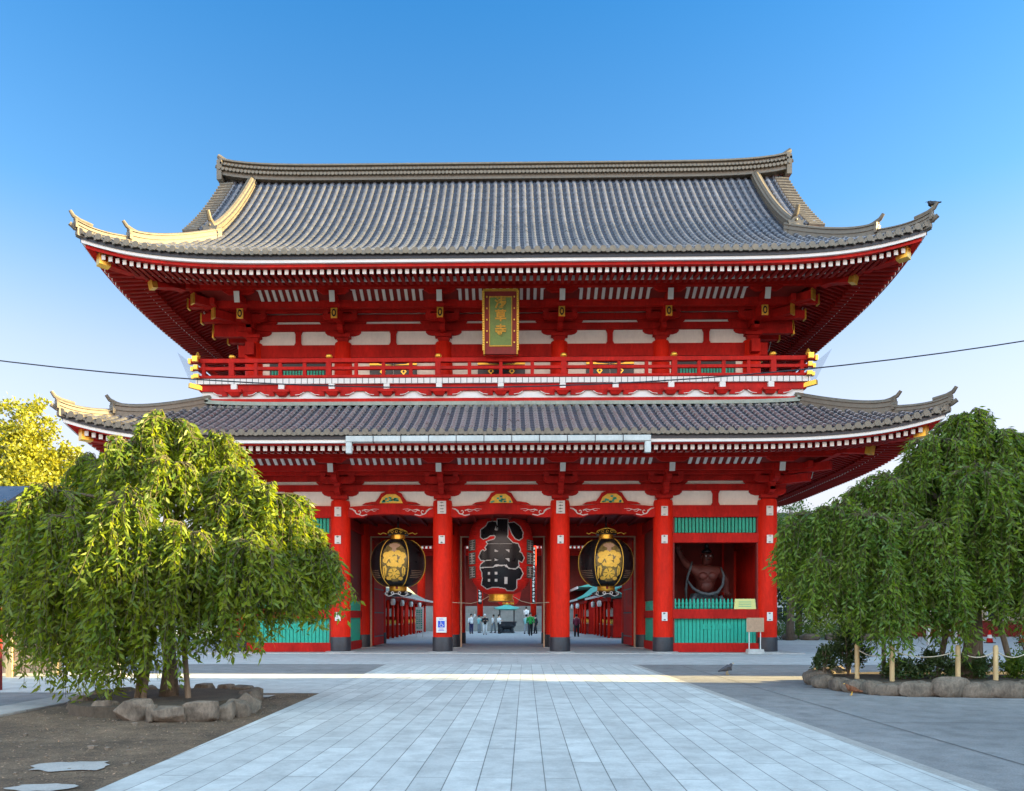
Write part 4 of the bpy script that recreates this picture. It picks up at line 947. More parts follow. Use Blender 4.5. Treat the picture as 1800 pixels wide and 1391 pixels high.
# ------------------------------------------------------------------ name plaque on the upper storey
M['oldgold'] = mat('old_gold', (.50,.28,.03), .55, .25, 14, metal=.2)
pq = empty('name_plaque', (0, 29.0, 11.7), 'tall red-framed green plaque with three gold characters on the upper storey', 'plaque')
def tilt(z): return 28.35+.0*(z-11.8)-(z-11.8)*.16
def tb(mb, x0, x1, z0, z1, f, b):   # box leaning forward with the plaque
    vs = [(x, tilt(z)+y, z) for y in (f, b) for x, z in ((x0,z0),(x1,z0),(x1,z1),(x0,z1))]
    mb.add(vs, [(0,1,2,3),(7,6,5,4),(0,4,5,1),(1,5,6,2),(2,6,7,3),(3,7,4,0)])
X0, X1, Z0, Z1 = -.60, .60, 11.30, 13.52
mb = MB(); tb(mb, X0, X1, Z0, Z1, 0, .12); fr = mb.build('frame', M['darkwood'], pq)
mb = MB(); tb(mb, X0+.20, X1-.20, Z0+.30, Z1-.24, -.012, 0); gp = mb.build('green_panel', M['gpanel'], pq)
mb = MB()
for a, b, c, d in ((X0+.17,X0+.20,Z0+.26,Z1-.20),(X1-.20,X1-.17,Z0+.26,Z1-.20),(X0+.20,X1-.20,Z1-.24,Z1-.20),(X0+.20,X1-.20,Z0+.26,Z0+.30)): tb(mb, a, b, c, d, -.03, 0)
for a, b, c, d in ((X0-.05,X0+.01,Z0-.02,Z1+.05),(X1-.01,X1+.05,Z0-.02,Z1+.05),(X0+.01,X1-.01,Z1-.02,Z1+.05)): tb(mb, a, b, c, d, -.06, .13)
mb.build('gold_moulding', M['oldgold'], pq)
mb = MB()
for k in range(26):
    z = Z0+.15+k*(Z1-Z0-.2)/25
    for s in (-1, 1): MB().cbox((s*.645, tilt(z)-.02, z), .07, .12, .055).build('gold_stud', M['goldp'], pq)
for s in (-1, 1):
    for z in (11.7, 12.1, 12.5, 12.9, 13.3): MB().cbox((s*.51, tilt(z)-.03, z), .05, .03, .05).build('gold_stud', M['goldp'], pq)
rt = Matrix.Rotation(math.atan(.16), 4, 'X') @ Matrix.Rotation(R(90), 4, 'X')
for ch, z in (('浅', 13.08), ('草', 12.62), ('寺', 12.10)):
    text_mesh('gold_character', ch, .44, .012, M['oldgold'], gp, (0, tilt(z)-.03, z-.0), .012, rt)
# ------------------------------------------------------------------ paper notices on the columns, signs
def column_notice(x, z, w, h, label, n=3, y=29.6, tag_m=None):
    o = empty('column_notice', (x, y, z), label, 'notice', 'notices fixed to the columns')
    MB().box(x-w/2, x+w/2, y-.03, y, z-h/2, z+h/2).build('board', M['white'], o, bevel=.006)
    mb = MB(); rnd = random.Random(int(x*10+z*100))
    for k in range(n):
        zz = z+h*.36-k*h*.72/max(1, n-1); mb.box(x-w*.28+rnd.uniform(0,.03), x+w*.28-rnd.uniform(0,.04), y-.034, y-.031, zz-.012, zz+.012)
        mb.box(x-.012+rnd.uniform(-.04,.04), x+.012, y-.0345, y-.0315, zz-.03, zz+.03)
    mb.build('writing', M['greygreen'], o); return o
names = {-6.38:'column left of the left black lantern', -2.32:'column left of the red lantern', 2.32:'column right of the red lantern', 6.38:'column left of the guardian statue', 10.45:'rightmost column'}
for x in (-6.38, 6.38, 10.45):
    column_notice(x-.02, 5.56, .26, .37, 'small white notice, highest of three on the '+names[x], 2)
    column_notice(x-.02, 4.46, .24, .32, 'small white notice, middle one of three on the '+names[x], 2)
    column_notice(x-.02, 1.45, .22, .34, 'small white notice, lowest of three on the '+names[x], 2)
for x in (-2.32, 2.32):
    column_notice(x, 5.72, .34, .50, 'larger white notice of characters near the top of the '+names[x], 4)
    column_notice(x, 4.46, .24, .32, 'small white notice below the larger one on the '+names[x], 2)
o = empty('access_sign', (-2.33, 29.55, 1.2), 'white sign with blue wheelchair symbol on the column left of the red lantern', 'sign')
MB().box(-2.53, -2.13, 29.52, 29.56, .82, 1.42).build('board', M['white'], o, bevel=.006)
b_ = MB().box(-2.46, -2.20, 29.512, 29.519, 1.02, 1.28).build('blue_square', M['blue'], o)
mb = MB(); yy = 29.505
mb.tube([(-2.355,yy,1.255),(-2.355,yy,1.24)], .016, 8); mb.tube([(-2.352,yy,1.225),(-2.345,yy,1.15),(-2.29,yy,1.148),(-2.262,yy,1.08),(-2.24,yy,1.085)], .011, 6)
mb.tube([(-2.35,yy,1.195),(-2.30,yy,1.19)], .009, 6)
mb.tube([(-2.325+.062*math.cos(a),yy,1.105+.062*math.sin(a)) for a in [R(120+i*24) for i in range(12)]], .009, 6); mb.build('wheelchair_figure', M['white'], b_)
mb = MB()
for k in range(2): mb.box(-2.45+.02*k, -2.22-.03*k, 29.513, 29.518, .90+.05*k, .92+.05*k)
mb.box(-2.42,-2.25,29.513,29.518,1.34,1.36); mb.build('writing', M['blue'], o)
# yellow notice on the fence and freestanding board
o = empty('fence_notice', (9.55, 29.9, 1.8), 'pale yellow notice resting on the green fence at its right end', 'notice')
MB().add([(9.12,29.84,1.74),(9.98,29.84,1.74),(9.96,29.90,2.14),(9.18,29.90,2.14),(9.12,29.86,1.74),(9.98,29.86,1.74),(9.96,29.92,2.14),(9.18,29.92,2.14)], [(0,1,2,3),(7,6,5,4),(0,4,5,1),(1,5,6,2),(2,6,7,3),(3,7,4,0)]).build('panel', M['yellow'], o)
mb = MB()
for k in range(3): mb.add([(9.3+k*.02,29.842+k*.012,1.84+k*.085),(9.8,29.842+k*.012,1.84+k*.085),(9.8,29.845+k*.012,1.86+k*.085),(9.3,29.845+k*.012,1.86+k*.085)], [(0,1,2,3)])
mb.build('writing', M['teal'], o)
o = empty('information_board', (9.72, 29.2, .0), 'brown information board on two thin white legs with a concrete foot', 'sign')
MB().box(9.36, 10.02, 29.02, 29.05, .86, 1.40).build('panel', M['signbrown'], o, bevel=.006)
for x in (9.47, 9.90): MB().tube([(x, 29.07, .16), (x, 29.07, 1.3)], .02, 8).build('leg', M['white'], o)
MB().cbox((9.69, 29.07, .11), .58, .34, .19, 1.1).build('foot', M['concrete'], o, bevel=.015)
# ------------------------------------------------------------------ bodies by skin modifier
def skin_body(name, verts, edges, radii, m, parent=None, sub=1, root=0):
    me = bpy.data.meshes.new(name); me.from_pydata(verts, edges, []); o = bpy.data.objects.new(name, me); COL.objects.link(o)
    o.modifiers.new('skin', 'SKIN'); sm = o.modifiers.new('sub', 'SUBSURF'); sm.levels = sub; sm.render_levels = sub
    me.skin_vertices.new() if not me.skin_vertices else None
    for i, r in enumerate(radii): me.skin_vertices[0].data[i].radius = (r, r)
    me.skin_vertices[0].data[root].use_root = True
    dg = bpy.context.evaluated_depsgraph_get(); nm = bpy.data.meshes.new_from_object(o.evaluated_get(dg)); bpy.data.objects.remove(o)
    nm.name = name; nm.materials.clear(); nm.materials.append(m); nm.polygons.foreach_set('use_smooth', [True]*len(nm.polygons))
    o = bpy.data.objects.new(name, nm); COL.objects.link(o)
    if parent:
        o.parent = parent
        if parent.type == 'EMPTY': o.matrix_parent_inverse = (Matrix.Translation(parent.location) @ parent.rotation_euler.to_matrix().to_4x4()).inverted()
    return o
# guardian statue in the right bay: muscular red figure, left hand raised
M['nio'] = mat('statue_red_lacquer', (.11,.028,.022), .55, .3, 4, .2, 20)
M['cloth'] = mat('statue_cloth', (.085,.11,.125), .7, .35, 6, .3, 20)
st = empty('guardian_statue', (8.6, 32.3, .05), 'huge muscular red guardian statue raising one arm behind the green fence', 'statue')
MB().cbox((8.6, 32.4, .35), 2.4, 1.8, .7, 1.0).build('rock_base', M['rock'], st, bevel=.05)
V_ = [(8.55,32.3,2.15),(8.56,32.25,2.55),(8.6,32.15,2.98),(8.62,32.12,3.35),(8.62,32.08,3.62),(8.62,32.0,3.86),(8.62,32.0,4.12),      # pelvis..head 0-6
      (8.10,32.15,3.42),(7.72,32.05,3.66),(7.45,31.85,3.98),(7.34,31.75,4.14),     # raised arm (viewer's left) 7-10
      (9.14,32.15,3.38),(9.46,32.15,2.98),(9.38,31.85,2.58),(9.36,31.72,2.45),     # lowered arm 11-14
      (8.25,32.3,1.75),(8.05,32.15,1.3),(8.0,32.3,.75),(7.98,32.0,.72),            # leg
      (8.90,32.3,1.75),(9.12,32.15,1.3),(9.15,32.3,.75),(9.18,32.0,.72)]
E_ = [(0,1),(1,2),(2,3),(3,4),(4,5),(5,6),(3,7),(7,8),(8,9),(9,10),(3,11),(11,12),(12,13),(13,14),(0,15),(15,16),(16,17),(17,18),(0,19),(19,20),(20,21),(21,22)]
R_ = [.34,.33,.42,.40,.18,.22,.19,.22,.17,.13,.11,.22,.17,.13,.11,.24,.18,.13,.1,.24,.18,.13,.1]
n0 = len(V_)
for hv, dirs in ((10, [(-.10,-.06,.10),(-.05,-.08,.15),(.01,-.08,.16),(.06,-.07,.13),(.12,-.02,.02)]), (14, [(-.08,-.10,-.05),(-.03,-.13,-.07),(.03,-.13,-.07),(.08,-.10,-.05),(-.12,-.04,.03)])):
    for d in dirs:
        b = Vector(V_[hv]); p1 = b+Vector(d); p2 = b+Vector(d)*1.9; V_ += [tuple(p1), tuple(p2)]; E_ += [(hv, len(V_)-2), (len(V_)-2, len(V_)-1)]; R_ += [.035, .024]
body = skin_body('body', V_, E_, R_, M['nio'], st, 2)
mb = MB()     # face: brow, eyes, nose, open mouth, ears and topknot
mb.tube([(8.46,31.80,4.06),(8.54,31.77,4.02),(8.62,31.79,4.04),(8.70,31.77,4.02),(8.78,31.80,4.06)], .035, 6)
mb.tube([(8.62,31.80,4.03),(8.62,31.74,3.93)], [.03,.05], 6)
for s in (-1, 1): mb.tube([(8.62+s*.235, 32.02, 4.06), (8.62+s*.25, 32.0, 3.9)], [.04,.03], 6)
mb.build('face_relief', M['nio'], st, smooth=True)
mb = MB()
for s in (-1, 1): mb.tube([(8.62+s*.09, 31.80, 3.985), (8.62+s*.09, 31.775, 3.985)], .03, 8)
mb.build('eyes', M['white'], st)
MB().tube([(8.56,31.81,3.83),(8.62,31.79,3.815),(8.68,31.81,3.83)], .022, 6).build('mouth', M['black'], st)
MB().lathe([(.21,4.12),(.22,4.2),(.15,4.28),(.07,4.32),(.10,4.40),(.09,4.5),(.02,4.56)], (8.62, 32.05, 0), 12).build('topknot', M['black'], st, smooth=True)
mb = MB()     # skirt with folds
pf = lambda a, z: (.56+.30*(2.3-z)/1.2)*(1+.07*math.sin(a*9+z*3))
mb.grid(lambda a, z: (8.58+pf(a, z)*math.cos(a), 32.3+pf(a, z)*.8*math.sin(a), z), [2*math.pi*i/60 for i in range(61)], [2.42,2.2,1.9,1.6,1.3,1.1])
mb.build('skirt', M['cloth'], st, smooth=True)
mb = MB()     # chest relief: pectorals and belly
for s in (-1, 1): mb.lathe([(.02,-.2),(.16,-.12),(.22,0),(.16,.12),(.02,.18)], (8.61+s*.19, 31.84, 3.14), 14, sy=.55)
mb.lathe([(.02,-.3),(.2,-.2),(.3,0),(.22,.18),(.02,.26)], (8.58, 31.92, 2.72), 16, sy=.6)
mb.build('muscle_relief', M['nio'], st, smooth=True)
mb = MB()     # flying scarf looping round the torso
mb.tube([(7.75,32.0,2.1),(7.72,31.9,2.6),(7.78,31.9,3.1),(7.9,31.85,3.5),(8.0,32.0,3.75)], [.04,.06,.05,.05,.03], 8)
mb.tube([(7.78,31.85,2.95),(7.95,31.65,2.62),(8.25,31.55,2.42),(8.6,31.52,2.36),(8.95,31.58,2.45),(9.2,31.7,2.75),(9.26,31.75,3.15),(9.18,31.9,3.5)], [.04,.06,.07,.075,.07,.06,.05,.03], 8)
mb.tube([(8.05,31.75,2.3),(7.85,31.8,1.9),(7.65,31.8,1.5)], [.09,.1,.05], 8); mb.tube([(9.1,31.7,2.3),(9.3,31.75,1.9),(9.25,31.8,1.5)], [.09,.1,.05], 8)
mb.build('scarf', M['cloth'], st, smooth=True)
MB().tube([(9.62,33.2,.1),(9.62,33.2,4.6)], .05, 8).build('back_pole', M['red'], st)
# ------------------------------------------------------------------ courtyard behind the gate
hall = empty('main_hall', (0, 90, 0), 'large red temple hall at the top of grey stone steps beyond the gate', 'temple hall')
mb = MB()
for k in range(14): mb.box(-11, 11, 73+k*.38, 73+(k+1)*.38, .01, .18*(k+1))
mb.build('stone_steps', M['steps'], hall)
MB().box(-18, 18, 78.33, 104, .01, 2.5).build('stone_base', M['stone'], hall)
for x in (-14,-9.2,-4.9,4.9,9.2,14): MB().tube([(x,80.5,2.5),(x,80.5,9)], .42, 14).build('column', M['redcol'], hall, smooth=True)
for x in (-2.75, 2.6):
    c = MB().tube([(x,76.0,1.3),(x,76.0,9)], .30, 14).build('column', M['redcol'], hall, smooth=True)
    b_ = MB().box(x-.20, x+.20, 75.62, 75.68, 2.7, 8.4).build('inscription_board', M['black'], c)
    mb = MB(); rnd = random.Random(int(x*9))
    for k in range(15):
        z = 2.9+k*.37
        for q in range(4): mb.box(x-.15+rnd.uniform(0,.1), x+.05+rnd.uniform(0,.1), 75.60, 75.615, z+q*.065, z+q*.065+.04)
        mb.box(x-.03+rnd.uniform(-.08,.08), x+.03, 75.59, 75.61, z, z+.26)
    mb.build('white_characters', M['white'], b_)
MB().box(-16, 16, 84, 84.3, 2.5, 10).build('hall_front', M['darkwood'], hall)
MB().box(-16, 16, 80.2, 80.8, 7.9, 8.6).build('lintel', M['red'], hall)
MB().box(-19, 19, 76.9, 77.1, 9.05, 9.25).build('white_eave_board', M['white'], hall)
mb = MB()
for k in range(90): x = -18.8+k*.42; mb.box(x-.1, x+.1, 77.3, 77.4, 8.4, 8.65)
mb.build('rafter_tips', M['white'], hall)
MB().box(-19, 19, 77.42, 84, 8.4, 8.7).build('eave_rafters', M['red'], hall)
MB().box(-19, 19, 77.0, 77.3, 8.72, 9.04).build('fascia_board', M['red'], hall)
MB().prism([(76.8,9.25),(82,11.2),(87,14.5),(92,20),(97,14.5),(104,9.25)], -19, 19, lambda p, q, x: (x, p, q)).build('roof', M['tile'], hall)
hl = empty('hall_lantern', (0, 79.5, 2.8), 'small red lantern with gold writing hanging in the far hall below the big lantern', 'lantern')
MB().lathe([(.7,2.62),(.95,2.8),(1.3,3.3),(1.45,4.2),(1.3,5.1),(.7,5.8)], (0,79.5,0), 28).build('paper_body', M['paper'], hl, smooth=True)
text_mesh('gold_writing', '志ん橋', .42, .02, M['gold'], hl, (.05, 78.52, 2.86), .01)
# incense burner with its roofed canopy
bu = empty('incense_burner', (.0, 66, 0), 'black bronze incense burner under a small canopy roof before the steps', 'incense burner')
MB().lathe([(.62,.0),(.70,.03),(.66,.12),(.5,.2),(.45,.34),(.62,.46),(.78,.62),(.80,.86),(.86,.92),(.86,1.0),(.7,1.0)], (0,66,.01), 28).build('bowl', M['iron'], bu, smooth=40)
for sx in (-1, 1):
    for sy in (-1, 1): MB().tube([(sx*.62,66+sy*.62,.9),(sx*.62,66+sy*.62,2.05)], .055, 8).build('canopy_post', M['iron'], bu)
for k in range(4):
    a = R(45+90*k); MB().tube([(.5*math.cos(a),66+.5*math.sin(a),.45),(.72*math.cos(a),66+.72*math.sin(a),.3),(.68*math.cos(a),66+.68*math.sin(a),.0)], [.1,.09,.12], 8).build('leg', M['iron'], bu)
mb = MB().grid(lambda u, v: ((.30+v*.82)*u*1.0, 66-(.30+v*.82), 2.42-.34*v+.10*abs(u)**3*v), [-1+i/5 for i in range(11)], [0,.25,.5,.75,1])
for rot in (1, 2, 3):
    g2 = MB().grid(lambda u, v: ((.30+v*.82)*u*1.0, -(.30+v*.82), 2.42-.34*v+.10*abs(u)**3*v), [-1+i/5 for i in range(11)], [0,.25,.5,.75,1])
    c_, s_ = math.cos(rot*math.pi/2), math.sin(rot*math.pi/2); mb.add([(x*c_-y*s_, 66+x*s_+y*c_, z) for x, y, z in g2.v], g2.f)
mb.box(-.3,.3,65.7,66.3,2.38,2.46); mb.box(-.9,.9,65.1,66.9,2.0,2.06)
mb.build('canopy_roof', M['verd'], bu); MB().lathe([(.1,2.46),(.14,2.52),(.05,2.62),(.01,2.7)], (0,66,0), 10).build('finial', M['gold'], bu)
# red stalls either side of the way
def stall(s, x, y0, y1, label):
    cx, cy = s*(x+1.6), (y0+y1)/2; o = empty('temple_stall', (cx, cy, 0), label, 'stall', 'red stalls lining the way to the hall')
    def bx(mb, xa, xb, ya, yb, za, zb): mb.box(min(s*xa,s*xb), max(s*xa,s*xb), ya, yb, za, zb); return mb
    bx(MB(), x, x+.12, y0, y1, .08, .86).build('counter_front', M['red'], o)
    mb = MB(); n = int((y1-y0)/.42)
    for k in range(n+1): bx(mb, x-.03, x, y0+k*(y1-y0)/n-.04, y0+k*(y1-y0)/n+.04, .08, .86)
    mb.build('counter_battens', M['darkwood'], o)
    bx(MB(), x-.12, x+.7, y0, y1, .86, .93).build('counter_top', M['signbrown'], o)
    bx(MB(), x+2.6, x+2.8, y0, y1, .05, 3.0).build('back_wall', M['darkwood'], o)
    bx(MB(), x, x+2.7, y0-.1, y0, .05, 2.6).build('end_wall', M['red'], o); bx(MB(), x, x+2.7, y1, y1+.1, .05, 2.6).build('end_wall', M['red'], o)
    n = int((y1-y0)/2.3)+1
    for k in range(n+1):
        y = y0+(y1-y0)*k/n; MB().tube([(s*(x-.28), y, .02), (s*(x-.28), y, 2.6)], .09, 10).build('post', M['redcol'], o, smooth=True)
    bx(MB(), x-.4, x-.16, y0-.2, y1+.2, 2.5, 2.72).build('eave_beam', M['red'], o)
    # roof: curved slope, front and back
    prof = [(x-.95,2.78),(x-.2,3.0),(x+.6,3.42),(x+1.4,4.1),(x+2.2,3.42),(x+3.2,2.9)]
    mb = MB()
    for (pa, za), (pb, zb) in zip(prof[:-1], prof[1:]):
        vs = [(s*p, y, z+d) for d in (0, .09) for p, z, y in ((pa, za, y0-.5), (pa, za, y1+.5), (pb, zb, y1+.5), (pb, zb, y0-.5))]
        mb.add(vs, [(0,1,2,3),(7,6,5,4),(0,4,5,1),(1,5,6,2),(2,6,7,3),(3,7,4,0)])
    mb.build('roof', M['verd'] if s > 0 else M['copper'], o)
    bx(MB(), x-1.0, x-.94, y0-.5, y1+.5, 2.72, 2.88).build('white_fascia', M['concrete'], o)
    mb = MB(); rnd = random.Random(int(y0)+s)
    for k in range(int((y1-y0)/.26)):
        y = y0+.2+k*.26; mb.cbox((s*(x+.35), y, 1.0+rnd.uniform(0,.12)), .22, .16, rnd.uniform(.1,.3))
    mb.build('goods', M['goldp'], o)
    mb = MB()
    for k in range(int((y1-y0)/.3)):
        y = y0+.2+k*.3; mb.box(min(s*(x+.5),s*(x+.53)), max(s*(x+.5),s*(x+.53)), y, y+.17, 1.45, 2.0+rnd.uniform(-.1,.1))
    mb.build('hanging_charms', M['concrete'], o)
    return o
stall(-1, 7.75, 46.2, 56.0, 'long red stall with pale roof on the left side, nearer of two')
stall(-1, 7.9, 58.2, 70.0, 'long red stall with pale roof on the left side, farther of two')
stall(1, 7.15, 50.5, 59.0, 'long red stall with green roof on the right side, nearer of two')
stall(1, 6.6, 61.0, 71.5, 'long red stall with green roof on the right side, farther of two')
sh = empty('side_hall', (13, 78, 0), 'side hall with broad pale green copper roof right of the steps', 'temple hall')
MB().box(9.0, 19, 75, 84, .05, 4.4).build('wall', M['red'], sh)
MB().prism([(6.8,4.3),(9.2,4.9),(11.4,5.9),(13.6,7.8),(15.8,5.9),(18,4.9),(20.5,4.3)], 73, 86, lambda p, q, y: (p, y, q)).build('roof', M['verd'], sh)
MB().box(6.7, 6.8, 72.9, 86.1, 4.1, 4.34).build('white_fascia', M['white'], sh)
def paper_lamp(x, y, z, label):
    o = empty('hanging_lamp', (x, y, z), label, 'lamp', 'small white lamps under the stall eaves')
    MB().lathe([(.06,-.2),(.13,-.17),(.15,0),(.13,.17),(.06,.2)], (x,y,z), 12).build('shade', M['white'], o, smooth=True)
    MB().lathe([(.07,.2),(.07,.24),(.02,.26),(.01,.4)], (x,y,z), 8).build('cap', M['black'], o)
for x, y, z, l in ((-6.9,46.6,2.35,'left row, nearest the gate'),(-6.9,50.5,2.35,'left row, second from the gate'),(-6.9,55,2.35,'left row, third from the gate'),(-6.9,60,2.35,'left row, farthest from the gate'),
                   (6.2,50.2,2.3,'right row, nearest the gate'),(6.2,54,2.3,'right row, second from the gate'),(5.7,61,2.3,'right row, third from the gate'),(5.7,66,2.3,'right row, farthest from the gate')):
    paper_lamp(x, y, z, 'small white paper lamp under the stall eaves, '+l)
o = empty('standing_sign', (-6.05, 53, 0), 'tall white sign board with green writing standing beside the left stall', 'sign')
MB().box(-6.32, -5.80, 52.97, 53.03, .45, 2.1).build('board', M['white'], o)
for x in (-6.28, -5.84): MB().box(x-.025, x+.025, 53.03, 53.07, .01, 2.1).build('leg', M['white'], o)
mb = MB(); rnd = random.Random(2)
for c_ in range(3):
    for k in range(9): mb.box(-6.26+c_*.15, -6.18+c_*.15+rnd.uniform(0,.03), 52.955, 52.965, .6+k*.155, .66+k*.155+rnd.uniform(0,.05))
mb.build('writing', M['teal'], o)
# ------------------------------------------------------------------ people
def cloth_mat(n, c): M[n] = mat(n, c, .8, .1, 8); return M[n]
for n, c in (('cloth_green',(.02,.30,.06)),('cloth_black',(.02,.02,.025)),('cloth_white',(.75,.75,.75)),('cloth_navy',(.03,.03,.10)),('cloth_aqua',(.25,.55,.55)),('cloth_grey',(.25,.27,.3)),('hair',(.02,.015,.012)),('cloth_maroon',(.16,.02,.05))): cloth_mat(n, c)
def person(x, y, z, h, rz, top, low, label, pose='walk', hat=None, hair='hair'):
    o = empty('person', (x, y, z), label, 'person', rz=0); s = h/1.7
    c_, s_ = math.cos(rz), math.sin(rz)
    def T(p): px, py, pz = p[0]*s, p[1]*s, p[2]*s; return (x+px*c_-py*s_, y+px*s_+py*c_, z+pz)
    st_ = .18 if pose == 'walk' else .03
    V = [(0,0,.93),(0,0,1.15),(0,0,1.36),(0,-.01,1.46),(0,-.02,1.55),(0,-.02,1.64)]
    E = [(0,1),(1,2),(2,3),(3,4),(4,5)]; Rr = [.13,.12,.14,.055,.085,.075]
    for sg, ph in ((-1, 1), (1, -1)):
        b = len(V); V += [(sg*.09,0,.88),(sg*.10,-ph*st_*.6-.02,.50),(sg*.10,-ph*st_+.02*ph,.08),(sg*.11,-ph*st_-.13,.04)]; E += [(0,b),(b,b+1),(b+1,b+2),(b+2,b+3)]; Rr += [.09,.062,.042,.035]
        if pose == 'raise' and sg > 0: arm = [(sg*.19,0,1.38),(sg*.30,-.12,1.56),(sg*.26,-.16,1.78),(sg*.25,-.17,1.84)]
        elif pose == 'hold': arm = [(sg*.19,0,1.36),(sg*.24,-.05,1.12),(sg*.14,-.26,1.15),(sg*.10,-.32,1.17)]
        else: arm = [(sg*.19,0,1.36),(sg*.24,ph*st_*.4,1.10),(sg*.25,ph*st_*.7-.05,.86),(sg*.25,ph*st_*.7-.06,.80)]
        b = len(V); V += arm; E += [(2,b),(b,b+1),(b+1,b+2),(b+2,b+3)]; Rr += [.055,.042,.03,.034]
        d = (Vector(arm[3])-Vector(arm[2])).normalized()
        for k in range(5):
            sd = Vector((0, (k-2)*.016, 0)) if k < 4 else Vector((-sg*.02, -.035, 0)); L = (.075,.085,.08,.065,.045)[k]
            b2 = len(V); V += [tuple(Vector(arm[3])+sd+d*.03), tuple(Vector(arm[3])+sd*1.2+d*(.03+L))]; E += [(b+3, b2), (b2, b2+1)]; Rr += [.010,.008]
    skin_body('body', [T(p) for p in V], E, [r*s for r in Rr], M['skin'], o, 1)
    ax = [V[i] for i in range(len(V))]
    mb = MB()      # shirt with sleeves
    mb.tube([T(p) for p in [(0,0,.86),(0,0,1.0),(0,0,1.2),(0,0,1.36),(0,0,1.44)]], [.17*s,.155*s,.165*s,.175*s,.07*s], 12)
    ofs = [10, 10+4+0]
    i0 = 6
    for sg in range(2):
        leg = i0; arm = i0+4
        mb.tube([T(V[arm]), T(V[arm+1]), T(tuple((Vector(V[arm+1])*.35+Vector(V[arm+2])*.65)))], [.085*s,.065*s,.055*s], 8); i0 += 4+4+10
    mb.build('shirt', M[top], o, smooth=True)
    mb = MB(); i0 = 6
    for sg in range(2):
        leg = i0; mb.tube([T((V[leg][0]*.7,0,.98)), T(V[leg]), T(V[leg+1]), T(V[leg+2])], [.12*s,.115*s,.085*s,.068*s], 10); i0 += 18
    mb.build('trousers', M[low], o, smooth=True)
    mb = MB(); i0 = 6
    for sg in range(2):
        a_, b_2 = Vector(V[i0+2]), Vector(V[i0+3]); mb.tube([T(tuple(a_+Vector((0,.05,-.03)))), T(tuple(a_+Vector((0,-.04,-.03)))), T(tuple(b_2+Vector((0,-.03,-.005))))], [.045*s,.05*s,.035*s], 8); i0 += 18
    mb.build('shoes', M['cloth_black'], o, smooth=True)
    mb = MB(); mb.lathe([(.02,1.73),(.07,1.715),(.098,1.67),(.102,1.62),(.095,1.56),(.06,1.52)], (0,.018,0), 12)
    mb.v = [T(p) for p in mb.v]; mb.build('hat' if hat else 'hair', M[hat or hair], o, smooth=True)
    mb = MB()      # face: nose, eyes, mouth
    mb.tube([T((0,-.105,1.61)), T((0,-.125,1.585))], [.008*s,.014*s], 5); mb.build('nose', M['skin'], o)
    mb = MB()
    for sg in (-1, 1): mb.tube([T((sg*.032,-.098,1.615)), T((sg*.032,-.108,1.615))], .009*s, 5)
    mb.tube([T((-.025,-.10,1.555)), T((.025,-.10,1.555))], .006*s, 5); mb.build('eyes_and_mouth', M['cloth_black'], o)
    return o
def G(px, py): Y = 1931.4/(py-1084); return (px-899)*Y/1332+.41, Y
def P_(px, py, h, *a, **k): X, Y = G(px, py); return person(X, Y, .012, h, *a, **k)
P_(828, 1114.5, 1.65, .4, 'cloth_white', 'cloth_navy', 'person in white top and navy trousers with one arm raised, leftmost of the visitors', pose='raise')
P_(842, 1113, 1.55, 2.4, 'cloth_aqua', 'cloth_grey', 'person in pale aqua top, second visitor from the left', pose='hold')
P_(852, 1116.5, 1.62, .2, 'cloth_black', 'cloth_white', 'person in black top, white trousers and white hat', pose='hold', hat='cloth_white')
P_(867, 1113, 1.6, -1.2, 'cloth_white', 'cloth_grey', 'person in white top and grey trousers left of the incense burner')
P_(877, 1114.5, 1.6, 1.0, 'cloth_white', 'cloth_black', 'person in white top and black trousers touching the burner side', pose='hold')
P_(932, 1118, 1.72, .1, 'cloth_green', 'cloth_black', 'person in bright green shirt and black trousers walking towards the gate')
P_(925, 1115, 1.6, 2.6, 'cloth_aqua', 'cloth_grey', 'person in pale aqua top just behind the green shirted person')
P_(941, 1114.5, 1.55, -2, 'cloth_black', 'cloth_black', 'person in dark clothes just right of the green shirted person')
person(1.85, 74.4, .73, 1.65, 2.9, 'cloth_white', 'cloth_grey', 'person in white top climbing the stone steps', pose='walk')
P_(1013, 1120, 1.6, 2.9, 'cloth_maroon', 'cloth_black', 'person in maroon top seen through the right bay')
# ------------------------------------------------------------------ leaves and trees
def leaf_mesh(name, P, D, Nn, L, Wd, m, parent):
    """P base points, D directions, Nn blade normals (n,3); folded diamond leaves"""
    D = D/np.linalg.norm(D, axis=1, keepdims=True); S = np.cross(D, Nn); S /= np.linalg.norm(S, axis=1, keepdims=True)+1e-9; U = np.cross(S, D)
    L = L[:, None]; Wd = Wd[:, None]; n = len(P)
    a = P; b = P+D*L*.42+S*Wd*.5-U*Wd*.12; c = P+D*L; d = P+D*L*.42-S*Wd*.5-U*Wd*.12
    V = np.stack([a, b, c, d], 1).reshape(-1, 3)
    F = (np.arange(n)[:, None]*4+np.array([0,1,2,0,2,3])[None]).reshape(-1)
    me = bpy.data.meshes.new(name); me.vertices.add(len(V)); me.vertices.foreach_set('co', V.astype('f').ravel())
    me.loops.add(len(F)); me.loops.foreach_set('vertex_index', F.astype('i')); me.polygons.add(n*2)
    me.polygons.foreach_set('loop_start', np.arange(0, n*6, 3, dtype='i')); me.polygons.foreach_set('loop_total', np.full(n*2, 3, 'i'))
    me.update(calc_edges=True); me.materials.append(m); o = bpy.data.objects.new(name, me); COL.objects.link(o)
    if parent:
        o.parent = parent
        if parent.type == 'EMPTY': o.matrix_parent_inverse = Matrix.Translation(parent.location).inverted()
    return o
def px3(px, py, Y): return Vector(((px-899)*Y/1332+.41, Y, 1.45+(1084-py)*Y/1332))
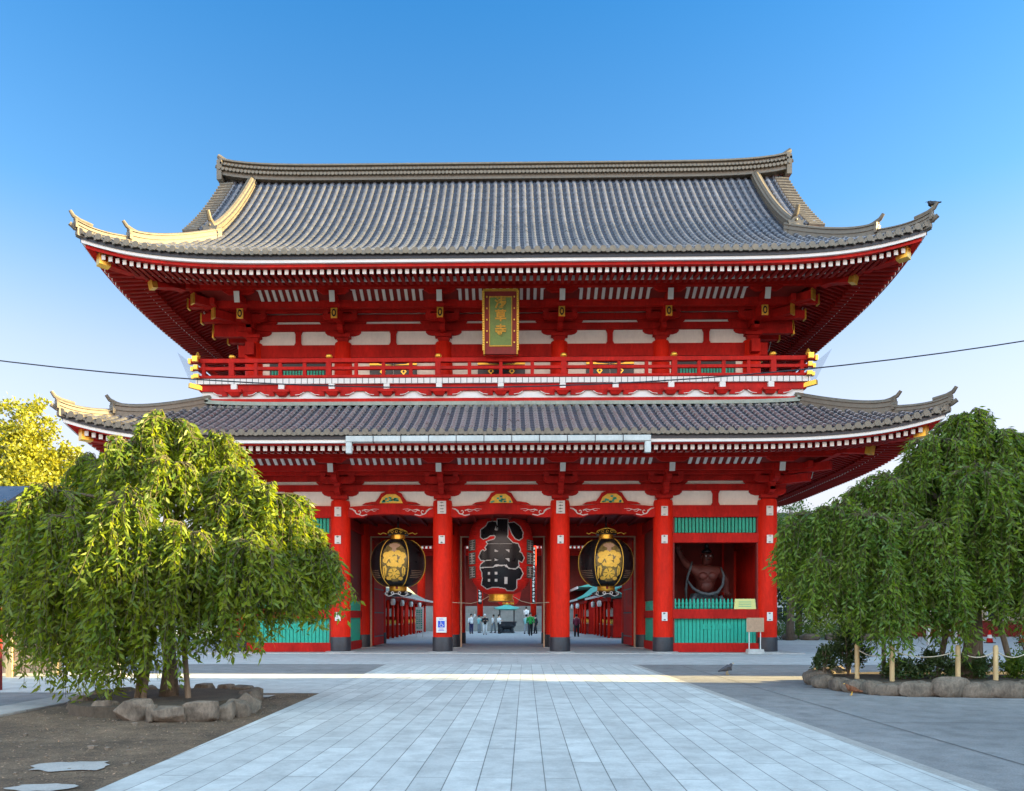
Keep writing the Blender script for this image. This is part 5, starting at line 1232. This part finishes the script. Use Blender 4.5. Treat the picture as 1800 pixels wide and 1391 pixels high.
def bez(a, b, c, n): return [a*(1-t)**2+b*2*t*(1-t)+c*t*t for t in [i/n for i in range(n+1)]]
def weeping(name, label, base, top, clumps, seed, m, dens=1.0, tr=.115):
    rnd = random.Random(seed); rg = np.random.default_rng(seed)
    o = empty(name, tuple(base), label, 'tree', 'weeping trees in front of the gate')
    bx, by, bz = base; H = top[2]-bz
    tp = [Vector((bx+math.sin(i*1.3)*.05, by+math.cos(i*1.7)*.04, bz+H*.97*i/8))*1.0 for i in range(9)]
    for i in range(9): tp[i].x += (top[0]-bx)*i/8
    MB().tube(tp, [tr*1.35]+[tr*(1-.09*i) for i in range(1, 9)], 12).build('trunk', M['bark'], o, smooth=True)
    tw = MB(); LP = []; LD = []
    for (c, rx, ry, zb, dn) in clumps:
        c = Vector(c)
        s0 = tp[min(8, max(3, int((c.z-bz-.35)/H*8)))]
        MB().tube(bez(s0, (s0+c)/2+Vector((0,0,.35)), c+Vector((0,0,-.05)), 8), [tr*.42*(1-.085*i) for i in range(9)], 7).build('branch', M['bark'], o, smooth=True)
        nb = int(9.6*dn*dens*math.sqrt(rx*ry)/.7)+5
        for j in range(nb):
            thb = j*2.4+rnd.uniform(-.3,.3)+seed; rhb = math.sqrt((j+.5)/nb)*rnd.uniform(.85,1.12); Lb = rnd.uniform(.72,1.08); up = rnd.uniform(-.18,.16)
            for k in range(rnd.randint(9, 14)):
                th = thb+rnd.gauss(0,.10); rho = rhb*rnd.uniform(.72,1.05); r = min(rx, ry)
                e = Vector((c.x+rx*rho*math.cos(th)+rnd.gauss(0,.035), c.y+ry*rho*math.sin(th)+rnd.gauss(0,.035), 0))
                zt_ = c.z-.50*r*rho**2.2+up+rnd.uniform(-.08,.08); e.z = zt_
                ln = (zt_-zb)*(Lb*rnd.uniform(.45,1.0)*(1 if rho > .5 else .7)); ln = max(.25, ln)
                out = Vector((math.cos(th), math.sin(th), 0)); sway = Vector((rnd.gauss(0,.07), rnd.gauss(0,.07), 0))
                pts = bez(c+Vector((0,0,-.03)), Vector((c.x*.35+e.x*.65, c.y*.35+e.y*.65, max(c.z, zt_)+.14*r)), e, 4)
                m_ = max(3, int(ln/.18))
                for i in range(1, m_+1):
                    t = i/m_; pts.append(e+out*(.10*math.sin(t*1.6)*r)+sway*t*2+Vector((0,0,-ln*t)))
                tw.tube(pts, [.007]*5+[.0035]*(len(pts)-5), 3, cap=False)
                for i in range(2 if rho > .3 else 3, len(pts)-1):
                    a, b = pts[i], pts[i+1]; seg = (b-a); sl = seg.length; q = max(1, int(sl/.042))
                    for w in range(q):
                        p = a+seg*((w+rnd.random())/q); ang = rnd.uniform(0, 2*math.pi)
                        LP.append(p); LD.append((.75*math.cos(ang)+out.x*.3, .75*math.sin(ang)+out.y*.3, rnd.uniform(-1.25,-.15)))
    tw.build('twigs', M['twig'], o)
    P = np.array(LP)+rg.normal(size=(len(LP),3))*.02; D = np.array(LD); n = len(P)
    N_ = rg.normal(size=(n,3))*.7; N_[:,2] += .4
    leaf_mesh('crown', P, D, N_, rg.uniform(.09,.18,n), rg.uniform(.032,.055,n), m, o)
    print(name, 'leaves', n); return o
def CL(base_Y, lst):
    out = []
    for px, pt, hw, pb, dy, dn in lst:
        Y = base_Y+dy; p = px3(px, pt, Y); out.append((tuple(p), hw*Y/1332, min(hw*Y/1332, 1.25)*.85, 1.45+(1084-pb)*Y/1332, dn))
    return out
YL = 12.2
weeping('weeping_tree', 'sunlit weeping tree in a ring of rough stones on bare earth left of the path', (-5.17, YL, .12), (-5.2, YL, 4.65),
  CL(YL, [(290,740,62,880,0,1.1),(228,782,72,930,-.4,1.0),(360,772,72,925,.2,1.0),(165,812,62,950,.3,.9),(412,830,58,960,-.3,.9),(300,810,50,930,-.7,.8),
          (85,862,72,1080,-.6,1.1),(15,900,62,1150,.3,1.1),(-30,960,60,1180,0,.9),(112,905,55,1130,-1.1,.9),(60,985,60,1225,-.6,1.0),(125,1020,42,1215,-.2,.9),
          (215,880,70,1080,-1.2,1.0),(205,985,62,1235,-1.2,1.1),(170,1040,50,1240,-.9,.9),(325,935,62,1110,-1.1,1.0),(275,1010,58,1200,-.9,.9),(395,885,62,1060,-.6,1.0),(345,1020,45,1160,-.5,.8),
          (470,868,72,1060,-.3,1.1),(532,925,55,1110,.1,1.2),(566,985,36,1100,-.2,1.1),(450,960,62,1125,-.9,1.1),(500,1000,50,1125,-.4,1.0),(400,1010,52,1165,-.8,.9)]), 3, M['leaf'])
YR = 15.6
weeping('weeping_tree', 'large dark green weeping tree in the roped rock border, right of the gate', (9.75, YR, .2), (9.8, YR, 5.3),
  CL(YR, [(1690,738,60,880,0,1),(1745,765,58,920,-.3,1),(1800,775,62,960,.2,1),(1870,800,70,1000,0,.8),(1635,780,56,920,-.2,1),(1600,820,48,950,.3,.9),
          (1560,845,52,960,-.1,1.1),(1512,868,36,960,.2,1),(1392,925,26,1050,.0,1.1),(1425,905,40,1080,.1,1.2),(1468,893,42,1105,-.3,1.2),(1440,985,36,1120,-.5,1),
          (1525,912,46,1100,-.8,1.1),(1500,990,38,1135,-.6,.9),(1575,905,44,1080,-.5,1.0),(1635,925,46,1110,-1.0,1.1),(1560,1010,38,1180,-1.0,.9),(1610,1000,40,1140,-.7,.9),(1662,1010,28,1160,-1.0,.8),
          (1712,835,62,960,-1.0,1.1),(1790,850,62,1010,-.9,1.0),(1745,905,50,1085,-.9,1.0),(1695,945,40,1095,-.6,1.0),(1775,985,34,1128,-1.0,.9),(1830,930,60,1110,-.5,.9),(1725,1000,30,1090,-.9,.8),(1650,860,90,1040,.7,.6),(1500,930,60,1060,.6,.6)]), 8, M['leaf2'], 1.15, .19)
# bare arching twigs above the left crown
def crown_tree(name, label, base, H, crown, seed, m, n, ll, group=None, tr=.2, cone=False, trunkh=.35):
    """crown: list of (dx,dy,z,rx,ry,rz) leaf clump ellipsoids"""
    rnd = random.Random(seed); rg = np.random.default_rng(seed); o = empty(name, base, label, 'tree', group)
    b = Vector(base); MB().tube([b, b+Vector((.05,0,H*.3)), b+Vector((-.05,.05,H*.6)), b+Vector((0,0,H*.93))], [tr*1.3,tr,tr*.7,tr*.2], 9).build('trunk', M['bark'], o, smooth=True)
    Ps = []; tot = sum(c[3]*c[4]*c[5] for c in crown)
    for (dx, dy, z, rx, ry, rz_) in crown:
        s = b+Vector((0,0,max(H*trunkh, z-rz_*1.2-.3))); e = b+Vector((dx, dy, z)); 
        MB().tube(bez(s, (s+e)/2+Vector((0,0,.1)), e, 5), [tr*.4,tr*.34,tr*.28,tr*.2,tr*.14,tr*.06], 6).build('branch', M['bark'], o, smooth=True)
        k = int(n*rx*ry*rz_/tot); sub = max(6, k//70); v = rg.normal(size=(sub,3)); v /= np.linalg.norm(v,axis=1,keepdims=True)
        rr = rg.uniform(.45,1.05,(sub,1)); cc = v*rr*np.array([rx,ry,rz_])+np.array([b.x+dx,b.y+dy,b.z+z])
        idx = rg.integers(0, sub, k); Ps.append(cc[idx]+rg.normal(size=(k,3))*min(rx,ry,rz_)*.26)
    P = np.concatenate(Ps); k = len(P); D = rg.normal(size=(k,3)); D[:,2] -= .2; N_ = rg.normal(size=(k,3)); N_[:,2] += .8
    leaf_mesh('crown', P, D, N_, rg.uniform(.7,1.3,k)*ll, rg.uniform(.45,.8,k)*ll, m, o); return o
rnd = random.Random(5)
def blobs(H, R0, n, seed, z0=.35, cone=0.0):
    r = random.Random(seed); out = []
    for i in range(n):
        f = i/(n-1); z = H*(z0+(.94-z0)*f); rr = R0*(math.sin(math.pi*(.18+.75*f)) if not cone else (1-cone*f)); a = i*2.4
        out.append((rr*.6*math.cos(a)*r.uniform(.7,1.1), rr*.6*math.sin(a)*r.uniform(.7,1.1), z, rr*.62, rr*.62, H*.10+rr*.18))
    return out
crown_tree('ginkgo_tree', 'tall sunlit yellow-green tree at the far left behind the weeping tree', (-35.2, 55, 0), 17.2, blobs(17.2, 5.4, 26, 1, .25, .72), 1, M['ginkgo'], 60000, .30)
crown_tree('ginkgo_tree', 'shorter sunlit yellow-green tree just right of the tall yellow one', (-33.3, 56.5, 0), 14.4, blobs(14.4, 4.2, 20, 2, .25, .7), 2, M['ginkgo'], 40000, .30)
crown_tree('maple_tree', 'bright fresh green tree beside the right end column', (17.2, 46, 0), 8.6, blobs(8.6, 2.2, 12, 4, .45), 4, M['bright'], 14000, .14)
crown_tree('garden_tree', 'dark rounded tree behind the right end column', (19.2, 50, 0), 6.8, blobs(6.8, 3.0, 12, 6, .25), 6, M['bgleaf'], 14000, .16)
t0 = crown_tree('garden_tree', 'dark tree right of the rounded one, behind the weeping tree', (24.5, 52, 0), 7.4, blobs(7.4, 3.2, 13, 7, .25), 7, M['bgleaf'], 14000, .16, 'background trees')
for x, y, k, l in ((31.5,60,1.1,'dark background tree behind the cream building'),(-20,62,1.3,'dark background tree left of the gate, nearest its wall'),(-29,58,1.4,'dark background tree left of the gate, middle one of three'),(-38,64,1.5,'dark background tree left of the gate, outermost of three'),(40,72,1.6,'dark background tree at the far right edge')):
    c = copy_tree(t0); c.location = (x, y, 0); c.scale = (k,)*3; c['label'] = l
    c.rotation_euler.z = x
# ------------------------------------------------------------------ rocks and planting beds
import bmesh
def hull_rock(x, y, z, sx, sy, sz, r, label, group):
    bm = bmesh.new()
    for k in range(26):
        v = Vector((r.uniform(-1,1), r.uniform(-1,1), r.uniform(-1,1))); q = max(abs(v.x), abs(v.y), abs(v.z)); v = v/q*r.uniform(.80,1.0)
        if v.length > 1.35: v *= 1.35/v.length
        bm.verts.new((x+v.x*sx*.5, y+v.y*sy*.5, z+sz*(.42+v.z*.55)))
    res = bmesh.ops.convex_hull(bm, input=list(bm.verts)); bmesh.ops.delete(bm, geom=[g_ for g_ in res['geom_interior'] if isinstance(g_, bmesh.types.BMVert)], context='VERTS')
    bmesh.ops.remove_doubles(bm, verts=list(bm.verts), dist=.05)
    bmesh.ops.bevel(bm, geom=list(bm.edges), offset=.012, segments=1, affect='EDGES', clamp_overlap=True)
    me = bpy.data.meshes.new('border_rock'); bm.to_mesh(me); bm.free(); me.materials.append(M['rock'])
    o = bpy.data.objects.new('border_rock', me); COL.objects.link(o); return tag(o, label, 'rock', group)
def rock(x, y, z, sx, sy, sz, seed, label, group):
    r = random.Random(seed); mb = MB(); n, m_ = 14, 9; k1, k2 = r.uniform(0,6), r.uniform(0,6)
    def f(i, j):
        a = 2*math.pi*i/n; b = -math.pi/2+math.pi*j/m_; 
        q = 1+.10*math.sin(3*a+k1+b)+.09*math.sin(2*a+k2)*math.cos(3*b)+.05*math.sin(7*a+5*b+k1)
        ex = .62; cb = abs(math.cos(b))**ex; sb = math.copysign(abs(math.sin(b))**.8, math.sin(b))
        ca = math.copysign(abs(math.cos(a))**.75, math.cos(a)); sa = math.copysign(abs(math.sin(a))**.75, math.sin(a))
        return (x+sx*.5*cb*ca*q, y+sy*.5*cb*sa*q, z+sz*.5*(sb*q+.75))
    if group == gl or 'tree ring' in group: return hull_rock(x, y, z, sx, sy, sz, r, label, group)
    vs = [f(i, j) for j in range(m_+1) for i in range(n)]
    mb.add(vs, [(j*n+i, j*n+(i+1) % n, (j+1)*n+(i+1) % n, (j+1)*n+i) for j in range(m_) for i in range(n)])
    o = mb.build('border_rock', M['rock'], None, smooth=45)
    return tag(o, label, 'rock', group)
gl = 'rough stones ringing the left tree'
lefts = [(136,1250,11.6,.42),(172,1262,10.9,.42),(228,1266,10.5,.66),(266,1268,10.35,.18),(297,1268,10.35,.46),(347,1264,10.45,.60),(392,1262,10.7,.34),(414,1258,10.95,.42),(438,1252,11.4,.38)]
lnm = ['leftmost stone of the ring round the left tree','second stone from the left in the tree ring','wide low stone in the front of the tree ring','small wedge stone between two larger ring stones','squared stone directly before the left tree trunk','wide pale stone right of the squared one in the tree ring','small stone third from the right end of the tree ring','stone second from the right end of the tree ring','rounded stone at the right end of the tree ring']
for i, (px, py, Y, w) in enumerate(lefts): rock((px-899)*Y/1332+.41, Y, 0, w*.98, .34, .27+.05*(i % 3 == 2), 20+i, lnm[i], gl)
for i in range(9):
    a = R(10+i*20); rock(-5.2+1.25*math.cos(a), 12.0+1.5*math.sin(a)+.3, 0, .40, .38, .24, 50+i, 'low stone on the far side of the left tree ring', 'low stones on the far side of the tree ring')
def bed(name, pts, z, m=None):
    return tag(MB().prism(pts, 0.0, z, lambda p, q, a: (p, q, a+.001)).build(name, m or M['soil']), kind='structure')
bed('soil_bed', [(-5.2+1.3*math.cos(a), 12.1+1.45*math.sin(a)) for a in [2*math.pi*i/24 for i in range(24)]], .16)
rights = [(1446,1206,15.5,.50),(1472,1208,15.0,.42),(1500,1212,14.6,.52),(1527,1218,14.3,.42),(1562,1220,14.1,.66),(1606,1221,13.95,.82),(1659,1221,13.85,.68),(1704,1222,13.8,.62),(1753,1223,13.75,.74),(1797,1222,13.75,.58)]
rn = ['leftmost rock of the roped border','second rock from the left in the roped border','third rock from the left in the roped border','fourth rock from the left in the roped border','warm brown rock by the second rope post','long low rock in the roped border','tall rounded rock in the middle of the roped border','squarish brown rock right of the tall rounded one','wide rounded rock near the right end of the border','rock at the right picture edge of the border']
rn[9] = 'last rock at the right end of the roped border'
gr = 'rocks of the roped border on the right'
for i, (px, py, Y, w) in enumerate(rights): rock((px-899)*Y/1332+.41, Y, 0, w*.97, .42, (.30,.28,.27,.28,.25,.30,.40,.30,.33,.33)[i], 70+i, rn[i], gr)
for i, (x, y) in enumerate(((10.6,13.7),(11.3,13.8),(12.0,13.9),(6.95,16.2),(7.2,16.8),(7.7,17.2))): rock(x, y, 0, .6, .5, .36, 90+i, 'rock of the roped border away from the front row', gr)
bed('planting_bed', [(6.95,15.9),(7.0,15.1),(7.45,14.6),(8.2,14.1),(12.6,13.9),(16,14.0),(16,17.8),(12,17.6),(8.5,17.2),(7.3,16.7)], .20)
def bush(x, y, z, rx, rz_, n, seed, label, m=None, ll=.07, group='low shrubs in the roped bed', name='shrub'):
    rg = np.random.default_rng(seed); o = empty(name, (x, y, z), label, 'shrub', group)
    mb = MB(); r = random.Random(seed)
    for k in range(7):
        a = r.uniform(0, 6.28); mb.tube([(x,y,z),(x+.3*rx*math.cos(a),y+.3*rx*math.sin(a),z+rz_*.8),(x+.7*rx*math.cos(a),y+.7*rx*math.sin(a),z+rz_*1.4)], [.015,.01,.005], 4)
    mb.build('stems', M['bark'], o)
    sub = max(8, n//60); v = rg.normal(size=(sub,3)); v /= np.linalg.norm(v,axis=1,keepdims=True); v[:,2] = np.abs(v[:,2])*1.6-.3
    cc = v*rg.uniform(.5,1,(sub,1))*np.array([rx,rx*.8,rz_])+np.array([x,y,z+rz_*.6]); P = cc[rg.integers(0,sub,n)]+rg.normal(size=(n,3))*rx*.16
    P[:,2] = np.maximum(P[:,2], z+.02); D = rg.normal(size=(n,3)); D[:,2] += .5; N_ = rg.normal(size=(n,3)); N_[:,2] += .6
    leaf_mesh('foliage', P, D, N_, rg.uniform(.7,1.3,n)*ll, rg.uniform(.35,.6,n)*ll, m or M['bgleaf'], o); return o
bush(7.55,16.2,.2,.42,.62,3500,1,'tall dark shrub behind the first two rope posts')
bush(6.95,16.0,.2,.22,.40,1500,2,'small upright shrub at the left tip of the roped bed')
bush(8.2,15.3,.2,.35,.22,1800,3,'low shrub between the second and third rope posts')
bush(8.95,15.4,.2,.40,.28,2200,4,'wide low shrub beside the third rope post')
bush(9.9,15.5,.2,.36,.22,1600,5,'low shrub before the big trunk of the right tree')
bush(11.0,15.6,.2,.55,.26,2600,6,'broad clipped shrub right of the big trunk', M['leaf2'])
bush(12.2,15.5,.2,.6,.28,2600,7,'broad clipped shrub at the right end of the roped bed', M['leaf2'])
bush(10.55,15.0,.25,.30,.62,1300,9,'thin airy shrub with pale leaves beside the fourth rope post', M['bright'], .05)
# rope posts and rope
posts = [(7.35,15.35),(7.75,14.75),(8.95,14.65),(9.6,14.55),(10.35,14.7),(11.3,14.8)]
pn = ['first rope post from the left, thin and pale','second rope post from the left','third rope post, standing behind the long low rock','fourth rope post, beside the big trunk','fifth rope post from the left','rightmost rope post']
for (x, y), l in zip(posts, pn):
    o = tag(MB().lathe([(.045,.1),(.045,.86),(.035,.90),(.0,.91)], (x,y,0), 12).build('rope_post', M['pole'] if 0 else M['wood'], None, smooth=40), 'pale wooden '+l, 'post', 'rope posts of the right bed')
o = empty('rope', (9.4, 14.9, .7), 'pale rope sagging between the wooden posts of the right bed', 'rope')
mb = MB()
for (a, b) in zip(posts[:-1], posts[1:]): mb.tube([(a[0]+(b[0]-a[0])*t, a[1]+(b[1]-a[1])*t, .80-.13*4*t*(1-t)) for t in [i/12 for i in range(13)]], .011, 6, cap=False)
mb.build('rope_strand', M['rope'], o, smooth=True)
# leaning support poles
def prop(a, b, r, label, mm='pole'): return tag(MB().tube([a, b], [r, r*.85], 9).build('support_pole', M[mm], None, smooth=40), label, 'pole', 'poles propping the weeping trees')
prop((-5.55,11.95,.1), (-5.35,12.1,2.0), .05, 'short pole leaning on the left side of the left trunk')
prop((-5.38,11.8,.1), (-5.3,12.1,1.6), .045, 'pole standing close beside the left trunk')
prop((-4.70,11.9,.1), (-4.95,12.1,2.1), .045, 'pole leaning in from the right of the left trunk')
prop((9.3,16.0,.15), (9.95,16.3,2.6), .06, 'dark pole leaning against the right trunk from its left', 'bark')
prop((10.9,16.0,.15), (10.45,16.3,2.6), .06, 'pole leaning against the right trunk from its right')
prop((8.3,16.2,.15), (8.32,16.3,2.4), .045, 'thin upright pole left of the right trunk', 'bark')
prop((7.9,17.0,.15), (7.95,17.0,2.2), .05, 'thin upright pole at the left side of the roped bed', 'bark')
prop((12.2,16.2,.15), (12.0,16.3,2.4), .055, 'thin upright pole near the right end of the roped bed')
# ------------------------------------------------------------------ left edge: timber fence, picket gate, red post, building roof
YF2 = 17.9
o = empty('timber_fence', (-12.5, YF2, 0), 'sunlit brown timber fence left of the white picket gate', 'fence')
for k, x in enumerate((-15.4,-13.6,-11.55,-10.45)): MB().box(x-.08, x+.08, YF2-.08, YF2+.08, 0, 2.1).build('post', M['wood'], o, bevel=.008)
mb = MB()
for k in range(38): x = -15.3+k*.13; mb.box(x-.06, x+.06, YF2-.02, YF2+.02, .1, 1.75)
mb.build('board_panel', M['signbrown'], o); MB().box(-15.4, -10.4, YF2-.05, YF2-.02, 1.55, 1.66).box(-15.4, -10.4, YF2-.05, YF2-.02, .3, .4).build('rail', M['wood'], o)
o = empty('picket_gate', (-9.9, YF2, 0), 'sunlit white picket gate between two pale posts at left', 'gate')
for x in (-10.15, -9.0): MB().box(x-.07, x+.07, YF2-.07, YF2+.07, 0, 1.75).build('gate_post', M['white'], o, bevel=.008)
MB().box(-10.08, -9.07, YF2-.03, YF2+.0, .82, .9).box(-10.08, -9.07, YF2-.03, YF2, .12, .2).build('rail', M['white'], o)
mb = MB()
for k in range(11): x = -10.02+k*.09; mb.box(x-.018, x+.018, YF2-.04, YF2-.01, .2, .82)
mb.build('pickets', M['white'], o)
MB().box(-10.4, -8.8, YF2-.35, YF2+.2, .005, .06).build('threshold', M['concrete'], o, bevel=.01)
o = tag(MB().box(-9.78, -9.62, 14.6, 14.76, 0, 1.55).box(-9.80,-9.60,14.58,14.78,1.55,1.62).build('boundary_post', M['darkwood'], None, bevel=.008), 'dark red post at the left end of the paving band', 'post')
def building(name, x0, x1, y0, y1, h, label, cat='building', roofm='tile', wallm='greywall', rh=2.0, wins=True, face='y', eave=.8, storeys=2):
    o = empty(name, ((x0+x1)/2, (y0+y1)/2, 0), label, cat)
    w = MB().box(x0, x1, y0, y1, .01, h).build('wall', M[wallm], o)
    ym = (y0+y1)/2; xm = (x0+x1)/2
    if face == 'y': MB().prism([(y0-eave,h-.1),(y0-eave,h+.12),(ym,h+rh),(y1+eave,h+.12),(y1+eave,h-.1),(ym,h+rh-.3)], x0-.6, x1+.6, lambda p, q, x: (x, p, q)).build('roof', M[roofm], o)
    else: MB().prism([(x0-eave,h-.1),(x0-eave,h+.12),(xm,h+rh),(x1+eave,h+.12),(x1+eave,h-.1),(xm,h+rh-.3)], y0-.6, y1+.6, lambda p, q, y: (p, y, q)).build('roof', M[roofm], o)
    if wins:
        sh_ = h/storeys
        for s in range(storeys):
            za, zb = .01+s*sh_+sh_*.32, .01+s*sh_+sh_*.78
            if face == 'y':
                n = max(1, int((x1-x0)/3)); 
                for k in range(n):
                    c = x0+(x1-x0)*(k+.5)/n; f = MB().box(c-.75, c+.75, y0-.06, y0+.02, za-.06, zb+.06).build('window', M['white'], w)
                    MB().box(c-.68, c-.03, y0-.07, y0-.03, za, zb).box(c+.03, c+.68, y0-.07, y0-.03, za, zb).build('pane', M['glass'], f)
            else:
                n = max(1, int((y1-y0)/3.2)); 
                for k in range(n):
                    c = y0+(y1-y0)*(k+.5)/n; f = MB().box(x0-.06, x0+.02, c-.75, c+.75, za-.06, zb+.06).build('window', M['white'], w)
                    MB().box(x0-.07, x0-.03, c-.68, c-.03, za, zb).box(x0-.07, x0-.03, c+.03, c+.68, za, zb).build('pane', M['glass'], f)
    return o
building('tiled_house', -34, -23.6, 33, 40, 5.2, 'tiled roof building at the far left edge behind the weeping tree', rh=2.6, wallm='cream')
building('cream_building', 24.5, 46, 55, 63, 3.8, 'cream walled building with dark red base behind the right weeping tree', rh=1.6, wallm='cream', storeys=1)
tag(MB().box(24.3, 46.2, 54.6, 54.75, .01, 1.15).build('low_wall', M['darkwood']), 'dark red low wall in front of the cream building', 'wall')
building('office_block', 22, 37, 82, 92, 12.4, 'pale flat-topped block just showing above the trees right of the gate', rh=.4, wallm='concrete', storeys=4)
building('office_block', -60, -30, 85, 100, 11, 'grey block far behind on the left side of the gate', rh=.4, wallm='greywall', storeys=4)
building('shade_block_near', 26, 34, -28, 15.7, 9.9, 'unseen two-storey block added east of the right weeping tree to cast shade', rh=1.5, wallm='cream', face='x', eave=.3)  # added out of view to shade path and trees; its end bounds the sun strip
building('shade_block_gate', 34, 46, 17.6, 48, 20.4, 'unseen tall block added east of the gate to cast shade on it', rh=.8, wallm='greywall', face='x', eave=.2, storeys=5)  # unseen blocker, height set to shade the gate past its lower roof
building('shade_block_far', 52, 64, 47, 90, 19.6, 'hidden long grey block added far right to shade the courtyard stalls', rh=.8, wallm='greywall', face='x', eave=.2, storeys=5)  # added behind the right tree to keep the sun off the stalls
# bits in the far garden on the right
for i, (x, y, w) in enumerate(((17.5,47,.9),(18.6,46.5,1.2),(19.9,46.4,.9),(21.0,46.6,1.1),(22.2,46.8,.9))): rock(x, y, 0, w, .7, .45, 120+i, ['leftmost','second','third','fourth','last'][i]+' low rock edging the far garden, counting from the gate', 'rocks edging the far garden')
for i, (x, y, w, h) in enumerate(((17.4,48.2,1.0,.55),(19.2,48,1.2,.6),(21.2,48.4,1.3,.6),(23.4,48.6,1.4,.75))): bush(x, y, 0, w, h, 1800, 140+i, ['clipped shrub in the far garden nearest the gate','clipped shrub in the far garden, second from the gate','clipped shrub in the far garden, third from the gate','clipped shrub in the far garden farthest from the gate'][i], M['leaf2'] if i % 2 else M['bright'], .12, 'clipped shrubs in the far garden')
for x, y, l in ((26.3,41.5,'red traffic cone behind the big trunk of the right tree'),(27.9,41.3,'red traffic cone near the right picture side of the garden')):
    l = l.replace('near the right picture side of the garden', 'right of the other cone beyond the roped bed')
    o = empty('traffic_cone', (x, y, 0), l, 'cone', 'red cones beyond the roped bed'); MB().cbox((x,y,.03), .4,.4,.05).build('base', M['black'], o); MB().lathe([(.17,.055),(.04,.75),(.0,.76)], (x,y,0), 14).build('cone_body', M['red'], o, smooth=40); MB().lathe([(.128,.28),(.095,.46)], (x,y,0), 14, cap=False).build('white_band', M['white'], o)
o = empty('road_barrier', (22.6, 39.5, 0), 'low red and white barrier seen between the trunks of the right bed', 'barrier')
for x in (21.9, 23.3): MB().box(x-.04, x+.04, 39.4, 39.6, 0, .95).build('leg', M['white'], o)
for k in range(6): MB().box(21.9+k*.235, 21.9+(k+1)*.235, 39.44, 39.48, .68, .88).build('stripe', M['red'] if k % 2 else M['white'], o)
# ------------------------------------------------------------------ overhead cable and birds
mb = MB(); c0, c1 = Vector((-40,20,11.2)), Vector((40,20,11.2))
pts = []
for i in range(41):
    x = -26+52*i/40; pts.append((x, 20.0, 7.50+.0052*(x+1.0)**2+.00))
tag(MB().tube(pts, .017, 6).build('overhead_cable', M['cable']), 'thin dark cable sagging across the whole front of the gate', 'cable')
def bird(x, y, z, s, rz, m, label, beak='goldp'):
    o = empty('bird', (x, y, z), label, 'bird'); c_, s_ = math.cos(rz), math.sin(rz)
    def T(p): return (x+(p[0]*c_-p[1]*s_)*s, y+(p[0]*s_+p[1]*c_)*s, z+p[2]*s)
    V = [(0,0,.13),(.06,0,.15),(.10,0,.20),(.12,0,.245),(-.07,0,.115),(-.15,0,.09),(-.22,0,.075)]
    skin_body('body', [T(p) for p in V], [(0,1),(1,2),(2,3),(0,4),(4,5),(5,6)], [r*s for r in (.065,.055,.032,.032,.05,.024,.02)], m, o, 1)
    for sg in (-1, 1):
        MB().add([T(p) for p in [(.05,sg*.058,.17),(-.03,sg*.07,.165),(-.17,sg*.03,.10),(-.06,sg*.062,.09),(.03,sg*.056,.11)]], [(0,1,2,3,4)]).build('wing', m, o)
        MB().tube([T((.0,sg*.025,.08)), T((.01,sg*.03,.0)), T((.04,sg*.03,.0))], .006*s, 5).build('leg', M['goldp'], o)
    MB().tube([T((.145,0,.245)), T((.185,0,.235))], [.010*s,.002*s], 5).build('beak', M[beak], o)
    return o
M['bird_grey'] = mat('bird_grey', (.07,.08,.10), .6, .3, 20); M['bird_brown'] = mat('bird_brown', (.18,.07,.03), .7, .3, 20)
bird(5.75, 18.9, .01, 1.15, 0.3, M['bird_grey'], 'grey pigeon standing on the paving right of the path')
bird(6.65, 14.0, .01, .85, 2.9, M['bird_brown'], 'reddish brown bird on the ground before the rock border')
bird(14.56, 25.72, 15.16, 1.3, 2.2, M['black'], 'black crow perched on the right upper roof corner', 'black')
# ground litter: fallen leaves and grit on the bare earth, stuff
rg = np.random.default_rng(77); n = 1500
P = np.stack([rg.uniform(-6.8,-3.2,n), rg.uniform(5.5,14,n), np.full(n,.008)], 1); D = rg.normal(size=(n,3)); D[:,2] *= .1; N_ = np.tile([0.,0,1.], (n,1))+rg.normal(size=(n,3))*.15
o = leaf_mesh('fallen_leaves', P, D, N_, rg.uniform(.02,.05,n), rg.uniform(.01,.02,n), M['signbrown'], None); tag(o, kind='stuff')

rnd = random.Random(9); mb = MB()
for k in range(500):
    x, y = rnd.uniform(-6.8,-3.15), rnd.uniform(5.2,14.0); r = rnd.uniform(.006,.022)*(2 if rnd.random() < .05 else 1)
    if math.hypot(x+5.2, y-12.1) < 1.6: continue
    mb.cbox((x, y, .004+r*.35), r*1.6, r*1.2, r*.9, .6, rnd.uniform(0,3))
tag(mb.build('ground_pebbles', M['pebble']), kind='stuff')
